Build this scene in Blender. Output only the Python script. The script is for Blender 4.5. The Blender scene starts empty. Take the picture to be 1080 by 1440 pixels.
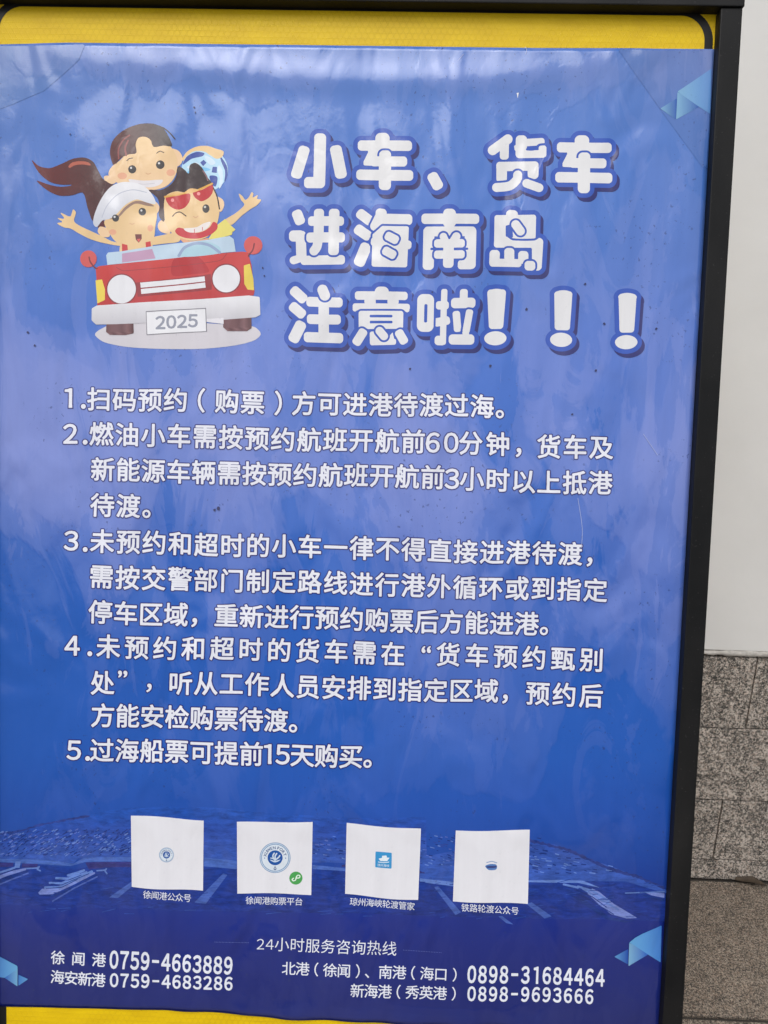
import bpy, math, random
import numpy as np
from mathutils import Matrix, Vector

random.seed(7)
SC = bpy.context.scene
COL = SC.collection
rad = math.radians

# ------------------------------------------------------------------ camera, world, sun, exposure
F_PX = 1050.0                       # focal length in pixels of the 1080 x 1440 photograph
YAW, PITCH, ROLL = 0.0257, -0.2812, 0.0220
CAM_Z = 1.30
WALL_Y = 1.4727

def cam_axes():
    cy, sy, cp, sp = math.cos(YAW), math.sin(YAW), math.cos(PITCH), math.sin(PITCH)
    fw = np.array([-sy * cp, cy * cp, sp]); rt = np.array([cy, sy, 0.0]); up = np.cross(rt, fw)
    c, s = math.cos(ROLL), math.sin(ROLL)
    return fw, c * rt + s * up, -s * rt + c * up
FW, RT, UP = cam_axes()
CAM = np.array([0.0, 0.0, CAM_Z])

cd = bpy.data.cameras.new('camera')
cd.sensor_fit = 'VERTICAL'; cd.sensor_height = 36.0; cd.lens = F_PX / 1440.0 * 36.0
cd.clip_start = 0.02; cd.clip_end = 3000
cam = bpy.data.objects.new('camera', cd); COL.objects.link(cam)
cam.matrix_world = Matrix(((RT[0], UP[0], -FW[0], 0), (RT[1], UP[1], -FW[1], 0), (RT[2], UP[2], -FW[2], CAM_Z), (0, 0, 0, 1)))
cd.dof.use_dof = True
cd.dof.focus_distance = 0.93
cd.dof.aperture_fstop = 16
SC.camera = cam

SUN_EL, SUN_AZ = rad(58), rad(200)          # azimuth clockwise from +Y : behind the viewer's left shoulder
w = bpy.data.worlds.new('World'); SC.world = w; w.use_nodes = True
nt = w.node_tree; bg = nt.nodes['Background']
sky = nt.nodes.new('ShaderNodeTexSky'); sky.sky_type = 'NISHITA'; sky.sun_disc = False
sky.sun_elevation = SUN_EL; sky.sun_rotation = SUN_AZ; sky.dust_density = 4.0; sky.air_density = 1.0; sky.ozone_density = 1.0
hs = nt.nodes.new('ShaderNodeHueSaturation'); hs.inputs['Saturation'].default_value = 0.28      # an overcast, whitish sky
nt.links.new(sky.outputs[0], hs.inputs['Color']); nt.links.new(hs.outputs[0], bg.inputs['Color'])
bg.inputs['Strength'].default_value = 0.12
sl = bpy.data.lights.new('sun', 'SUN'); sl.energy = 0.9; sl.angle = rad(50); sl.color = (1.0, 0.98, 0.95)
sun = bpy.data.objects.new('sun', sl); COL.objects.link(sun)
sd = Vector((math.sin(SUN_AZ) * math.cos(SUN_EL), math.cos(SUN_AZ) * math.cos(SUN_EL), math.sin(SUN_EL)))
sun.rotation_euler = sd.to_track_quat('Z', 'Y').to_euler(); sun.location = sd * 20
SC.view_settings.view_transform = 'Standard'; SC.view_settings.look = 'None'
SC.view_settings.exposure = 0.33; SC.view_settings.gamma = 1

# ------------------------------------------------------------------ geometry of the leaning board
LEAN, BYAW = 0.2148, 0.0040
BO = np.array([-0.5322, 0.7842, 0.3521])     # lower left corner of the poster
EX = np.array([math.cos(BYAW), math.sin(BYAW), 0.0])
NN = np.array([math.sin(BYAW) * math.cos(LEAN), -math.cos(BYAW) * math.cos(LEAN), math.sin(LEAN)])
EY = np.cross(NN, EX)
BM = Matrix(((EX[0], EY[0], NN[0], BO[0]), (EX[1], EY[1], NN[1], BO[1]), (EX[2], EY[2], NN[2], BO[2]), (0, 0, 0, 1)))

def ray(p):
    p = np.asarray(p, float)
    return FW + (p[..., 0:1] - 540) / F_PX * RT + (720 - p[..., 1:2]) / F_PX * UP

def loc(p, h=0.0):
    """photograph measure -> metres on the board plane (offset h along its normal)"""
    d = ray(p); o = BO + NN * h
    t = ((o - CAM) @ NN) / (d @ NN)
    P = CAM + d * t[..., None] - BO
    return np.stack([P @ EX, P @ EY, P @ NN], -1)
def L2(x, y, h=0.0):
    return loc(np.array([[x, y]]), h)[0]
def on_wall(x, y, Y=WALL_Y):
    d = ray(np.array([x, y])); t = Y / d[1]; return CAM + d * t
def on_floor(x, y):
    d = ray(np.array([x, y])); t = -CAM_Z / d[2]; return CAM + d * t

# ------------------------------------------------------------------ object helpers
def tag(o, label=None, cat=None, group=None, kind=None):
    if label: o['label'] = label
    if cat: o['category'] = cat
    if group: o['group'] = group
    if kind: o['kind'] = kind
    return o
def empty(name, M):
    o = bpy.data.objects.new(name, None); COL.objects.link(o); o.matrix_world = M; o.empty_display_size = 0.05
    return o
def mesh_obj(name, verts, faces, mat, parent=None, cols=None, smooth=False):
    me = bpy.data.meshes.new(name)
    me.from_pydata([tuple(map(float, v)) for v in verts], [], faces)
    if cols is not None:
        a = me.color_attributes.new('ink', 'FLOAT_COLOR', 'POINT')
        c = np.full((len(verts), 4), 0.5, np.float32); c[:, :np.shape(cols)[1]] = cols
        a.data.foreach_set('color', c.ravel())
    if smooth: me.polygons.foreach_set('use_smooth', [True] * len(me.polygons))
    me.update()
    if mat: me.materials.append(mat)
    o = bpy.data.objects.new(name, me); COL.objects.link(o)
    if parent: o.parent = parent
    return o
def box_vf(x0, x1, y0, y1, z0, z1, b=0.0):
    """box with bevelled edges (b) as verts, faces"""
    if b <= 0:
        v = [(x, y, z) for z in (z0, z1) for y in (y0, y1) for x in (x0, x1)]
        return v, [(0, 2, 3, 1), (4, 5, 7, 6), (0, 1, 5, 4), (2, 6, 7, 3), (0, 4, 6, 2), (1, 3, 7, 5)]
    import bmesh
    bm = bmesh.new(); bmesh.ops.create_cube(bm, size=1)
    for q in bm.verts:
        q.co = Vector((x0 if q.co.x < 0 else x1, y0 if q.co.y < 0 else y1, z0 if q.co.z < 0 else z1))
    bmesh.ops.bevel(bm, geom=bm.edges[:], offset=b, segments=2, affect='EDGES', profile=0.6)
    bm.verts.index_update()
    v = [tuple(q.co) for q in bm.verts]; f = [tuple(q.index for q in g.verts) for g in bm.faces]; bm.free()
    return v, f

# ------------------------------------------------------------------ materials
def new_mat(name):
    m = bpy.data.materials.new(name); m.use_nodes = True
    nt = m.node_tree; b = nt.nodes['Principled BSDF']
    return m, nt, b
def N(nt, t, **k):
    n = nt.nodes.new(t)
    for a, b in k.items():
        if a.startswith('i_'): n.inputs[a[2:].replace('_', ' ')].default_value = b
        else: setattr(n, a, b)
    return n
def ramp(nt, fac, stops):
    r = N(nt, 'ShaderNodeValToRGB'); e = r.color_ramp.elements
    while len(e) < len(stops): e.new(0.5)
    for q, (p, c) in zip(e, stops):
        q.position = p; q.color = c if len(c) == 4 else (*c, 1)
    nt.links.new(fac, r.inputs[0]); return r
def g(v): return (v, v, v, 1)
def mapped(nt, scale, locn=(0, 0, 0), out='Object', rot=(0, 0, 0)):
    tc = N(nt, 'ShaderNodeTexCoord'); mp = N(nt, 'ShaderNodeMapping')
    mp.inputs['Scale'].default_value = scale; mp.inputs['Location'].default_value = locn; mp.inputs['Rotation'].default_value = rot
    nt.links.new(tc.outputs[out], mp.inputs['Vector']); return mp.outputs[0]
def mixc(nt, fac, a, b, mode='MIX'):
    m = N(nt, 'ShaderNodeMix', data_type='RGBA', blend_type=mode)
    for s, v in ((m.inputs[0], fac), (m.inputs[6], a), (m.inputs[7], b)):
        if hasattr(v, 'is_output'): nt.links.new(v, s)
        else: s.default_value = v
    return m.outputs[2]
def mth(nt, op, a, b=0.0, c=0.0):
    m = N(nt, 'ShaderNodeMath', operation=op)
    for s, v in zip(m.inputs, (a, b, c)):
        if hasattr(v, 'is_output'): nt.links.new(v, s)
        else: s.default_value = v
    return m.outputs[0]

def film_material(name, veil_gain=1.0, speck=0.55, grain=0.0):
    """printed vinyl under a wrinkled clear film with pale reflections painted in; colour comes from the print ('ink')"""
    m, nt, b = new_mat(name)
    vc = N(nt, 'ShaderNodeVertexColor', layer_name='ink'); ink = vc.outputs[0]; sheen_bias = mth(nt, 'SUBTRACT', vc.outputs[1], 0.5)
    # pale patches of reflected sheen, mixed into the base colour
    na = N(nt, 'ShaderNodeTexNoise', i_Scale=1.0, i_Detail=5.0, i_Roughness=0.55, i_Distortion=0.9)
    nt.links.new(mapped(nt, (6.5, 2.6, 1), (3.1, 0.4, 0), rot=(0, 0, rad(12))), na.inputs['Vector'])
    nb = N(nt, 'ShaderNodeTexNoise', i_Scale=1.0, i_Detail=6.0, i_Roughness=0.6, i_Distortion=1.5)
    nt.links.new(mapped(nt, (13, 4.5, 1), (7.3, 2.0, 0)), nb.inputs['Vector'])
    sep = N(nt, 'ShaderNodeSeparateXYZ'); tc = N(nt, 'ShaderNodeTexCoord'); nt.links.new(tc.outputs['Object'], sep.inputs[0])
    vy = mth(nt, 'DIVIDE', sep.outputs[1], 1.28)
    # the painted sheen covers more of the middle heights
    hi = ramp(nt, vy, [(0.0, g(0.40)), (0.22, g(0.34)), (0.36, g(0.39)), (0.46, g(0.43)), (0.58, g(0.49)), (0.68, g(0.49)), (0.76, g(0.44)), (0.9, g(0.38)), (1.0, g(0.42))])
    bias = mth(nt, 'ADD', hi.outputs[0], sheen_bias)
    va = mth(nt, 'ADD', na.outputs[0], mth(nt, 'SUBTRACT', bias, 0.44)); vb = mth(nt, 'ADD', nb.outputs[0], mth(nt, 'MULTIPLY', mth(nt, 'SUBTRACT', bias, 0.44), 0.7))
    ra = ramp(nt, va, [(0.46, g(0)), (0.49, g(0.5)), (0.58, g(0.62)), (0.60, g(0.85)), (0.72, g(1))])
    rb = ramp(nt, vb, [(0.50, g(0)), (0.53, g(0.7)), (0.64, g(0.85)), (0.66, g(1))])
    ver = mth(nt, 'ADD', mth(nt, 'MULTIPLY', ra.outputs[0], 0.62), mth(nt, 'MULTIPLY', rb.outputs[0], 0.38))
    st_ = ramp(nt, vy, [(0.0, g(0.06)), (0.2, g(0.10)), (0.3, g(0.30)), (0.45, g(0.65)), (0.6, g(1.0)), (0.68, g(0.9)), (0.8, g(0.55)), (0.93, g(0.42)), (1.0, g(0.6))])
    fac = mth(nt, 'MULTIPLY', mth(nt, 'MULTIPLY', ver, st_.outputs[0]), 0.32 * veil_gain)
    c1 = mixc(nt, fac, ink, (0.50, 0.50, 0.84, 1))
    # dirt specks in loose clusters
    sp = N(nt, 'ShaderNodeTexNoise', i_Scale=1.0, i_Detail=3.0, i_Roughness=0.6)
    nt.links.new(mapped(nt, (190, 150, 1)), sp.inputs['Vector'])
    cl = N(nt, 'ShaderNodeTexNoise', i_Scale=1.0, i_Detail=2.0)
    nt.links.new(mapped(nt, (9, 6, 1), (1.7, 5.2, 0)), cl.inputs['Vector'])
    s0 = ramp(nt, sp.outputs[0], [(0.635, g(0)), (0.67, g(1))]); sc_ = ramp(nt, cl.outputs[0], [(0.50, g(0)), (0.60, g(1))])
    s1 = N(nt, 'ShaderNodeMath', operation='MULTIPLY'); nt.links.new(s0.outputs[0], s1.inputs[0]); nt.links.new(sc_.outputs[0], s1.inputs[1])
    c2 = mixc(nt, mth(nt, 'MULTIPLY', s1.outputs[0], speck), c1, (0.02, 0.035, 0.13, 1))
    # faint vertical streaks of dried rain
    st = N(nt, 'ShaderNodeTexNoise', i_Scale=1.0, i_Detail=4.0)
    nt.links.new(mapped(nt, (160, 5, 1)), st.inputs['Vector'])
    s2 = ramp(nt, st.outputs[0], [(0.35, g(0.985)), (0.7, g(1.012))])
    c3 = mixc(nt, 1.0, c2, s2.outputs[0], 'MULTIPLY')
    if grain:                                        # tones of a printed photograph
        gn = N(nt, 'ShaderNodeTexNoise', i_Scale=1.0, i_Detail=7.0, i_Roughness=0.75, i_Distortion=0.4)
        nt.links.new(mapped(nt, (45, 150, 1)), gn.inputs['Vector'])
        gr = ramp(nt, gn.outputs[0], [(0.36, g(1 - grain)), (0.64, g(1 + grain))]); c3 = mixc(nt, 1.0, c3, gr.outputs[0], 'MULTIPLY')
    nt.links.new(c3, b.inputs['Base Color'])
    # gloss
    b.inputs['IOR'].default_value = 1.62
    rr = mth(nt, 'ADD', mth(nt, 'MULTIPLY', rb.outputs[0], 0.08), 0.13)
    nt.links.new(rr, b.inputs['Roughness'])
    w1 = N(nt, 'ShaderNodeTexNoise', i_Scale=1.0, i_Detail=2.0, i_Distortion=0.6)
    nt.links.new(mapped(nt, (11, 5, 1), (0.3, 0.1, 0), rot=(0, 0, rad(10))), w1.inputs['Vector'])
    w2 = N(nt, 'ShaderNodeTexNoise', i_Scale=1.0, i_Detail=3.0, i_Distortion=0.3)
    nt.links.new(mapped(nt, (60, 40, 1)), w2.inputs['Vector'])
    hgt = mth(nt, 'ADD', mth(nt, 'MULTIPLY', w1.outputs[0], 1.0), mth(nt, 'MULTIPLY', w2.outputs[0], 0.03))
    hgt = mth(nt, 'ADD', hgt, mth(nt, 'MULTIPLY', ra.outputs[0], 0.03))
    bp = N(nt, 'ShaderNodeBump', i_Strength=1.0, i_Distance=0.012)
    nt.links.new(hgt, bp.inputs['Height']); nt.links.new(bp.outputs[0], b.inputs['Normal'])
    return m
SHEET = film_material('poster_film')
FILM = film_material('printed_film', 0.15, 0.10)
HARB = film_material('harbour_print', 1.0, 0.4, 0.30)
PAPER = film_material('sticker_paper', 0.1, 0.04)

def plain(name, col, rough=0.5, noise=0.06, scale=30, ior=1.45, bump=0.0, metal=0.0):
    m, nt, b = new_mat(name)
    n = N(nt, 'ShaderNodeTexNoise', i_Scale=1.0, i_Detail=5.0, i_Roughness=0.6); nt.links.new(mapped(nt, (scale,) * 3), n.inputs['Vector'])
    r = ramp(nt, n.outputs[0], [(0.3, tuple(c * (1 - noise) for c in col)), (0.7, tuple(min(1, c * (1 + noise)) for c in col))])
    nt.links.new(r.outputs[0], b.inputs['Base Color'])
    rr = mth(nt, 'ADD', mth(nt, 'MULTIPLY', n.outputs[0], 0.15), rough - 0.07); nt.links.new(rr, b.inputs['Roughness'])
    b.inputs['IOR'].default_value = 1.3 if name.startswith('black_p') else ior; b.inputs['Metallic'].default_value = metal
    if bump:
        bp = N(nt, 'ShaderNodeBump', i_Strength=1.0, i_Distance=bump); nt.links.new(n.outputs[0], bp.inputs['Height']); nt.links.new(bp.outputs[0], b.inputs['Normal'])
    return m
BLACK = plain('black_powder_coat', (0.004, 0.0043, 0.005), 0.5, 0.10, 60, bump=0.0002)
PLASTER = plain('white_wall_paint', (0.75, 0.745, 0.73), 0.6, 0.03, 5, bump=0.002)
CAULK = plain('grey_caulk', (0.46, 0.44, 0.41), 0.8, 0.25, 90, bump=0.003)
MORTAR = plain('dark_mortar', (0.045, 0.04, 0.035), 0.9, 0.2, 60)
LEAF = plain('dry_leaf', (0.05, 0.035, 0.022), 0.7, 0.4, 80)
def scuffs(m):
    """dust and small pale nicks on the powder coat"""
    nt = m.node_tree; b = nt.nodes['Principled BSDF']; old = b.inputs['Base Color'].links[0].from_socket
    a_ = N(nt, 'ShaderNodeTexNoise', i_Scale=1.0, i_Detail=2.0); nt.links.new(mapped(nt, (330, 330, 330)), a_.inputs['Vector'])
    d_ = N(nt, 'ShaderNodeTexNoise', i_Scale=1.0, i_Detail=5.0); nt.links.new(mapped(nt, (14, 5, 14)), d_.inputs['Vector'])
    nick = ramp(nt, a_.outputs[0], [(0.70, g(0)), (0.73, g(1))]); dust = ramp(nt, d_.outputs[0], [(0.4, g(0)), (0.75, g(1))])
    c = mixc(nt, mth(nt, 'MULTIPLY', dust.outputs[0], 0.03), old, (0.30, 0.28, 0.26, 1)); c = mixc(nt, mth(nt, 'MULTIPLY', nick.outputs[0], 0.07), c, (0.30, 0.29, 0.28, 1))
    nt.links.new(c, b.inputs['Base Color'])
scuffs(BLACK)
BLACKTAPE = plain('black_printed_line', (0.012, 0.012, 0.012), 0.35, 0.1, 50)

def yellow():
    m, nt, b = new_mat('yellow_reflective_sheet')
    lines = []
    for a in (30, 90, 150):
        wv = N(nt, 'ShaderNodeTexWave', wave_type='BANDS', bands_direction='X', wave_profile='SIN', i_Scale=1.0)
        wv.inputs['Distortion'].default_value = 0
        nt.links.new(mapped(nt, (46,) * 3, rot=(0, 0, rad(a))), wv.inputs['Vector']); lines.append(wv.outputs[0])
    s = mth(nt, 'MAXIMUM', mth(nt, 'MAXIMUM', lines[0], lines[1]), lines[2])
    r0 = ramp(nt, s, [(0.90, g(0)), (0.99, g(1))])
    big = N(nt, 'ShaderNodeTexNoise', i_Scale=1.0, i_Detail=2.0); nt.links.new(mapped(nt, (4, 4, 4), (0.2, 0, 0)), big.inputs['Vector'])
    vis = ramp(nt, big.outputs[0], [(0.45, g(0)), (0.62, g(0.32))])
    dirt = N(nt, 'ShaderNodeTexNoise', i_Scale=1.0, i_Detail=6.0); nt.links.new(mapped(nt, (25, 60, 25)), dirt.inputs['Vector'])
    basec = ramp(nt, dirt.outputs[0], [(0.35, (0.68, 0.45, 0.002)), (0.7, (0.76, 0.52, 0.003))])
    c = mixc(nt, mth(nt, 'MULTIPLY', r0.outputs[0], vis.outputs[0]), basec.outputs[0], (0.50, 0.31, 0.004, 1))
    nt.links.new(c, b.inputs['Base Color']); b.inputs['Roughness'].default_value = 0.45; b.inputs['IOR'].default_value = 1.35
    bp = N(nt, 'ShaderNodeBump', i_Strength=0.3, i_Distance=0.0006); nt.links.new(r0.outputs[0], bp.inputs['Height']); nt.links.new(bp.outputs[0], b.inputs['Normal'])
    return m
YELLOW = yellow()

def granite(name, light, mid, dark, cell, rough, blot=0.5):
    m, nt, b = new_mat(name)
    tc = N(nt, 'ShaderNodeTexCoord'); oi = N(nt, 'ShaderNodeObjectInfo')
    off = N(nt, 'ShaderNodeVectorMath', operation='ADD')
    sc = N(nt, 'ShaderNodeVectorMath', operation='SCALE'); sc.inputs['Scale'].default_value = 7.0
    cmb = N(nt, 'ShaderNodeCombineXYZ'); nt.links.new(oi.outputs['Random'], cmb.inputs[0]); nt.links.new(oi.outputs['Random'], cmb.inputs[2])
    nt.links.new(cmb.outputs[0], sc.inputs[0]); nt.links.new(tc.outputs['Object'], off.inputs[0]); nt.links.new(sc.outputs[0], off.inputs[1])
    v = off.outputs[0]
    def noise(s, d, dist=0.0):
        n = N(nt, 'ShaderNodeTexNoise', i_Scale=s, i_Detail=d, i_Roughness=0.65, i_Distortion=dist); nt.links.new(v, n.inputs['Vector']); return n.outputs[0]
    base = ramp(nt, noise(cell, 3.0, 0.4), [(0.43, mid), (0.48, light), (0.58, tuple(min(1, c * 1.45) for c in light))])
    pink = mixc(nt, mth(nt, 'MULTIPLY', ramp(nt, noise(cell * 0.8, 2.0), [(0.5, g(0)), (0.6, g(1))]).outputs[0], 0.45), base.outputs[0], (light[0] * 1.0, light[1] * 0.82, light[2] * 0.72, 1))
    dk = ramp(nt, mth(nt, 'ADD', noise(cell * 1.7, 3.0, 0.8), mth(nt, 'MULTIPLY', noise(cell * 0.22, 2.0), blot)), [(0.50 + blot * 0.5 + 0.012, g(0)), (0.50 + blot * 0.5 + 0.032, g(1))])
    c = mixc(nt, mth(nt, 'MULTIPLY', dk.outputs[0], 0.93), pink, (*dark, 1))
    stain = ramp(nt, noise(5, 3.0), [(0.3, g(0.86)), (0.7, g(1.06))])
    c = mixc(nt, 1.0, c, stain.outputs[0], 'MULTIPLY')
    nt.links.new(c, b.inputs['Base Color']); b.inputs['Roughness'].default_value = rough
    bp = N(nt, 'ShaderNodeBump', i_Strength=0.5, i_Distance=0.0008); nt.links.new(noise(cell * 2, 2.0), bp.inputs['Height']); nt.links.new(bp.outputs[0], b.inputs['Normal'])
    return m
GRAN = granite('speckled_grey_granite', (0.44, 0.395, 0.35), (0.17, 0.155, 0.14), (0.014, 0.017, 0.017), 185, 0.5, 0.28)
GRANF = granite('brown_floor_granite', (0.25, 0.21, 0.17), (0.085, 0.068, 0.054), (0.012, 0.011, 0.010), 230, 0.5, 0.2)
CONC = plain('forecourt_concrete', (0.13, 0.13, 0.125), 0.85, 0.12, 3)

# ------------------------------------------------------------------ setting: wall, granite skirting, floor, forecourt
def row_z(py): return on_wall(1030, py)[2]
ZR = [row_z(921), row_z(1023), row_z(1124.5), row_z(1208.5), 0.0]
v, f = box_vf(-3, 3, WALL_Y - 0.004, WALL_Y + 0.22, ZR[0] + 0.012, 3.6, 0.002)
wall = tag(mesh_obj('wall', v, f, PLASTER), kind='structure')
v, f = box_vf(-3, 3, WALL_Y + 0.012, WALL_Y + 0.21, 0, ZR[0] - 0.001)
back = tag(mesh_obj('wall_base', v, f, MORTAR), kind='structure')
J1 = 0.5 * (on_wall(1067, 926)[0] + on_wall(1048, 1023)[0]); J3 = 0.5 * (on_wall(1015, 1130)[0] + on_wall(1004, 1207)[0])
rows = [(ZR[1], ZR[0] - 0.002, J1), (ZR[2], ZR[1], J1 - 0.33), (ZR[3], ZR[2], J3), (0.001, ZR[3], J3 + 0.47)]
tile_cache = {}
for ri, (z0, z1, xj) in enumerate(rows):
    W = 0.60; gap = 0.0030
    v, f = box_vf(0, W - gap, -0.014, 0.0, 0, z1 - z0 - gap, 0.0020)
    first = None
    k0 = int(math.floor((-1.2 - xj) / W)); k1 = int(math.ceil((1.8 - xj) / W))
    for k in range(k0, k1):
        if first is None:
            o = first = mesh_obj('granite_tile', v, f, GRAN, back)
        else:
            o = first.copy(); COL.objects.link(o); o.parent = back
        o.location = (xj + k * W, WALL_Y + 0.012 + random.uniform(-0.0008, 0.0008), z0)
# ragged caulk seam between paint and stone
cv, cf = [], []
n = 260; zc = ZR[0] + 0.005
for i in range(n):
    x = -1.0 + i * 0.01
    t = 0.009 + 0.002 * math.sin(i * 0.37) + random.uniform(-0.0022, 0.0022); dz = random.uniform(-0.001, 0.001)
    p = WALL_Y - 0.0065 + random.uniform(-0.0008, 0.0008)
    cv += [(x, p + 0.012, zc + t + dz), (x, p, zc + t * 0.4 + dz), (x, p, zc - t * 0.4 + dz), (x, p + 0.012, zc - t + dz)]
    if i:
        a = (i - 1) * 4; b2 = i * 4
        for q in range(3): cf.append((a + q, b2 + q, b2 + q + 1, a + q + 1))
mesh_obj('caulk_seam', cv, cf, CAULK, back, smooth=True)

FY = on_floor(1020, 1433)[1]
for q_ in ((960, 1430), (1080, 1430), (972, 1242), (1080, 1242)): print(q_, on_floor(*q_))
v, f = box_vf(-40, 40, -60, WALL_Y + 0.2, -0.30, -0.016)
tag(mesh_obj('ground', [(-900, -900, -0.02), (900, -900, -0.02), (900, 900, -0.02), (-900, 900, -0.02)], [(0, 1, 2, 3)], CONC), kind='structure')
fl = tag(mesh_obj('floor', *box_vf(-3, 3, -1.2, WALL_Y + 0.01, -0.019, -0.006), MORTAR), kind='structure')
FW_, FH_ = 0.60, 0.60
v, f = box_vf(0, 0.9 - 0.003, 0, FH_ - 0.004, -0.006 + 0.0005, 0, 0.0008)
first = None
yy = [FY]
ftop = WALL_Y - 0.009
vt, ft = box_vf(0, 0.9 - 0.003, 0, ftop - FY - 0.004, -0.0055, 0, 0.0008)
firstt = None
for ix in range(-3, 4):
    x = 0.08 + 0.14 + ix * 0.9 - 0.9
    if firstt is None: o = firstt = mesh_obj('floor_tile', vt, ft, GRANF, fl)
    else:
        o = firstt.copy(); COL.objects.link(o); o.parent = fl
    o.location = (x, FY + 0.0045, 0)
    for iy in range(3):
        if first is None: o = first = mesh_obj('floor_tile', v, f, GRANF, fl)
        else:
            o = first.copy(); COL.objects.link(o); o.parent = fl
        o.location = (x, FY - (iy + 1) * FH_, random.uniform(-0.0003, 0.0003))
# dry leaf scrap at the foot of the wall
lp = on_floor(1056, 1243)
lv = []; lf = []
for i in range(9):
    s = i / 8; wv = 0.011 * math.sin(math.pi * s) ** 0.7
    lv += [(s * 0.07 - 0.035, -wv, 0.003 + 0.010 * math.sin(3 * s)), (s * 0.07 - 0.035, 0, 0.001 + 0.006 * math.sin(3 * s)), (s * 0.07 - 0.035, wv, 0.005 + 0.011 * math.sin(3 * s + .5))]
    if i:
        a = 3 * i - 3
        lf += [(a, a + 3, a + 4, a + 1), (a + 1, a + 4, a + 5, a + 2)]
o = mesh_obj('dry_leaf', lv, lf, LEAF, smooth=True); o.location = lp; o.rotation_euler = (0, 0, rad(-12))
tag(o, 'small curled brown dry leaf on the floor at the foot of the granite wall', 'leaf')

# ------------------------------------------------------------------ the notice board: frame, yellow panel, black line, legs
board = empty('notice_board', BM)
tag(board, 'leaning notice board with black metal frame and yellow reflective panel', 'notice board')
PB = -0.0012                                      # panel lies just behind the poster
def px_line_x(p0, p1, h):                         # u of a near-vertical photo line at two heights
    return L2(*p0, h), L2(*p1, h)
a, b_ = L2(1004.6, 69, 0), L2(926.2, 1440, 0)
pan = max(a[0], b_[0])
INU_T, INU_B = a[0], b_[0]
fo_t, fo_b = L2(1044.5, 14, 0.014), L2(959.7, 1440, 0.014)
ktop = L2(800, 7, 0.014)[1]                        # underside of the top rail
U_IN = 0.5 * (INU_T + INU_B); U_OUT = 0.5 * (fo_t[0] + fo_b[0])
BARW = U_OUT - U_IN
UL_IN = L2(-12, 720, PB)[0]; UL_OUT = UL_IN - BARW
V_BOT = -0.100
print('U_in', INU_T, INU_B, 'U_out', fo_t[0], fo_b[0], 'top', ktop, 'left', UL_IN)
def skew_bar(name, ub0, ub1, ut0, ut1, v0, v1, z0, z1, bev):
    vv, ff = box_vf(0, 1, v0, v1, z0, z1, 0)
    import bmesh
    bm = bmesh.new(); bmesh.ops.create_cube(bm, size=1)
    for q in bm.verts:
        t = 0 if q.co.y < 0 else 1; s = 0 if q.co.x < 0 else 1
        lo, hi_ = ((ub0, ub1), (ut0, ut1))[t]
        q.co = Vector((hi_ if s else lo, v1 if t else v0, z1 if q.co.z > 0 else z0))
    bmesh.ops.bevel(bm, geom=bm.edges[:], offset=bev, segments=2, affect='EDGES', profile=0.6)
    bm.verts.index_update()
    V_ = [tuple(q.co) for q in bm.verts]; F_ = [tuple(q.index for q in g_.verts) for g_ in bm.faces]; bm.free()
    return mesh_obj(name, V_, F_, BLACK, board, smooth=False)
ex_ = lambda A, B, v: A[0] + (B[0] - A[0]) * (v - A[1]) / (B[1] - A[1])
skew_bar('frame_bar', ex_(a, b_, V_BOT), ex_(fo_t, fo_b, V_BOT), ex_(a, b_, ktop), ex_(fo_t, fo_b, ktop), V_BOT, ktop - 0.0006, -0.018, 0.0140, 0.0014)
skew_bar('frame_bar', UL_OUT, UL_IN, UL_OUT, UL_IN, V_BOT, ktop - 0.0006, -0.018, 0.0140, 0.0014)
skew_bar('frame_bar', UL_OUT - 0.002, U_OUT + 0.0035, UL_OUT - 0.002, U_OUT + 0.0035, ktop, ktop + 0.040, -0.020, 0.0165, 0.0014)
skew_bar('frame_bar', UL_OUT, U_OUT, UL_OUT, U_OUT, V_BOT - 0.04, V_BOT - 0.0006, -0.018, 0.0140, 0.0014)
# panel
v, f = box_vf(UL_IN - 0.004, max(INU_T, INU_B) + 0.006, V_BOT - 0.004, ktop + 0.004, PB - 0.004, PB)
mesh_obj('yellow_panel', v, f, YELLOW, board)
# rounded black line printed on the panel
ot = L2(300, 2.5)[1]; it_ = 0.0085
RU = 0.5 * (L2(1003, 60)[0] + L2(1003, 60)[0])
def rrect(u0, u1, v0, v1, r, seg=14):
    pts = []
    for cx, cy, a0 in ((u1 - r, v1 - r, 0), (u0 + r, v1 - r, 90), (u0 + r, v0 + r, 180), (u1 - r, v0 + r, 270)):
        for i in range(seg + 1):
            t = rad(a0 + 90 * i / seg); pts.append((cx + r * math.cos(t), cy + r * math.sin(t)))
    return pts
LW = 0.0105
vo = L2(960, 11)[1]; lo_u = L2(-8, 700)[0]
o_ = rrect(lo_u, RU, V_BOT + 0.006, vo, 0.040); i_ = rrect(lo_u + LW, RU - LW, V_BOT + 0.006 + LW, vo - 0.0088, 0.030)
nn = len(o_); zl = PB + 0.0003
vv = [(x, y, zl) for x, y in o_] + [(x, y, zl) for x, y in i_]
ff = [(k, (k + 1) % nn, nn + (k + 1) % nn, nn + k) for k in range(nn)]
mesh_obj('border_line', vv, ff, BLACKTAPE, board)
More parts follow.
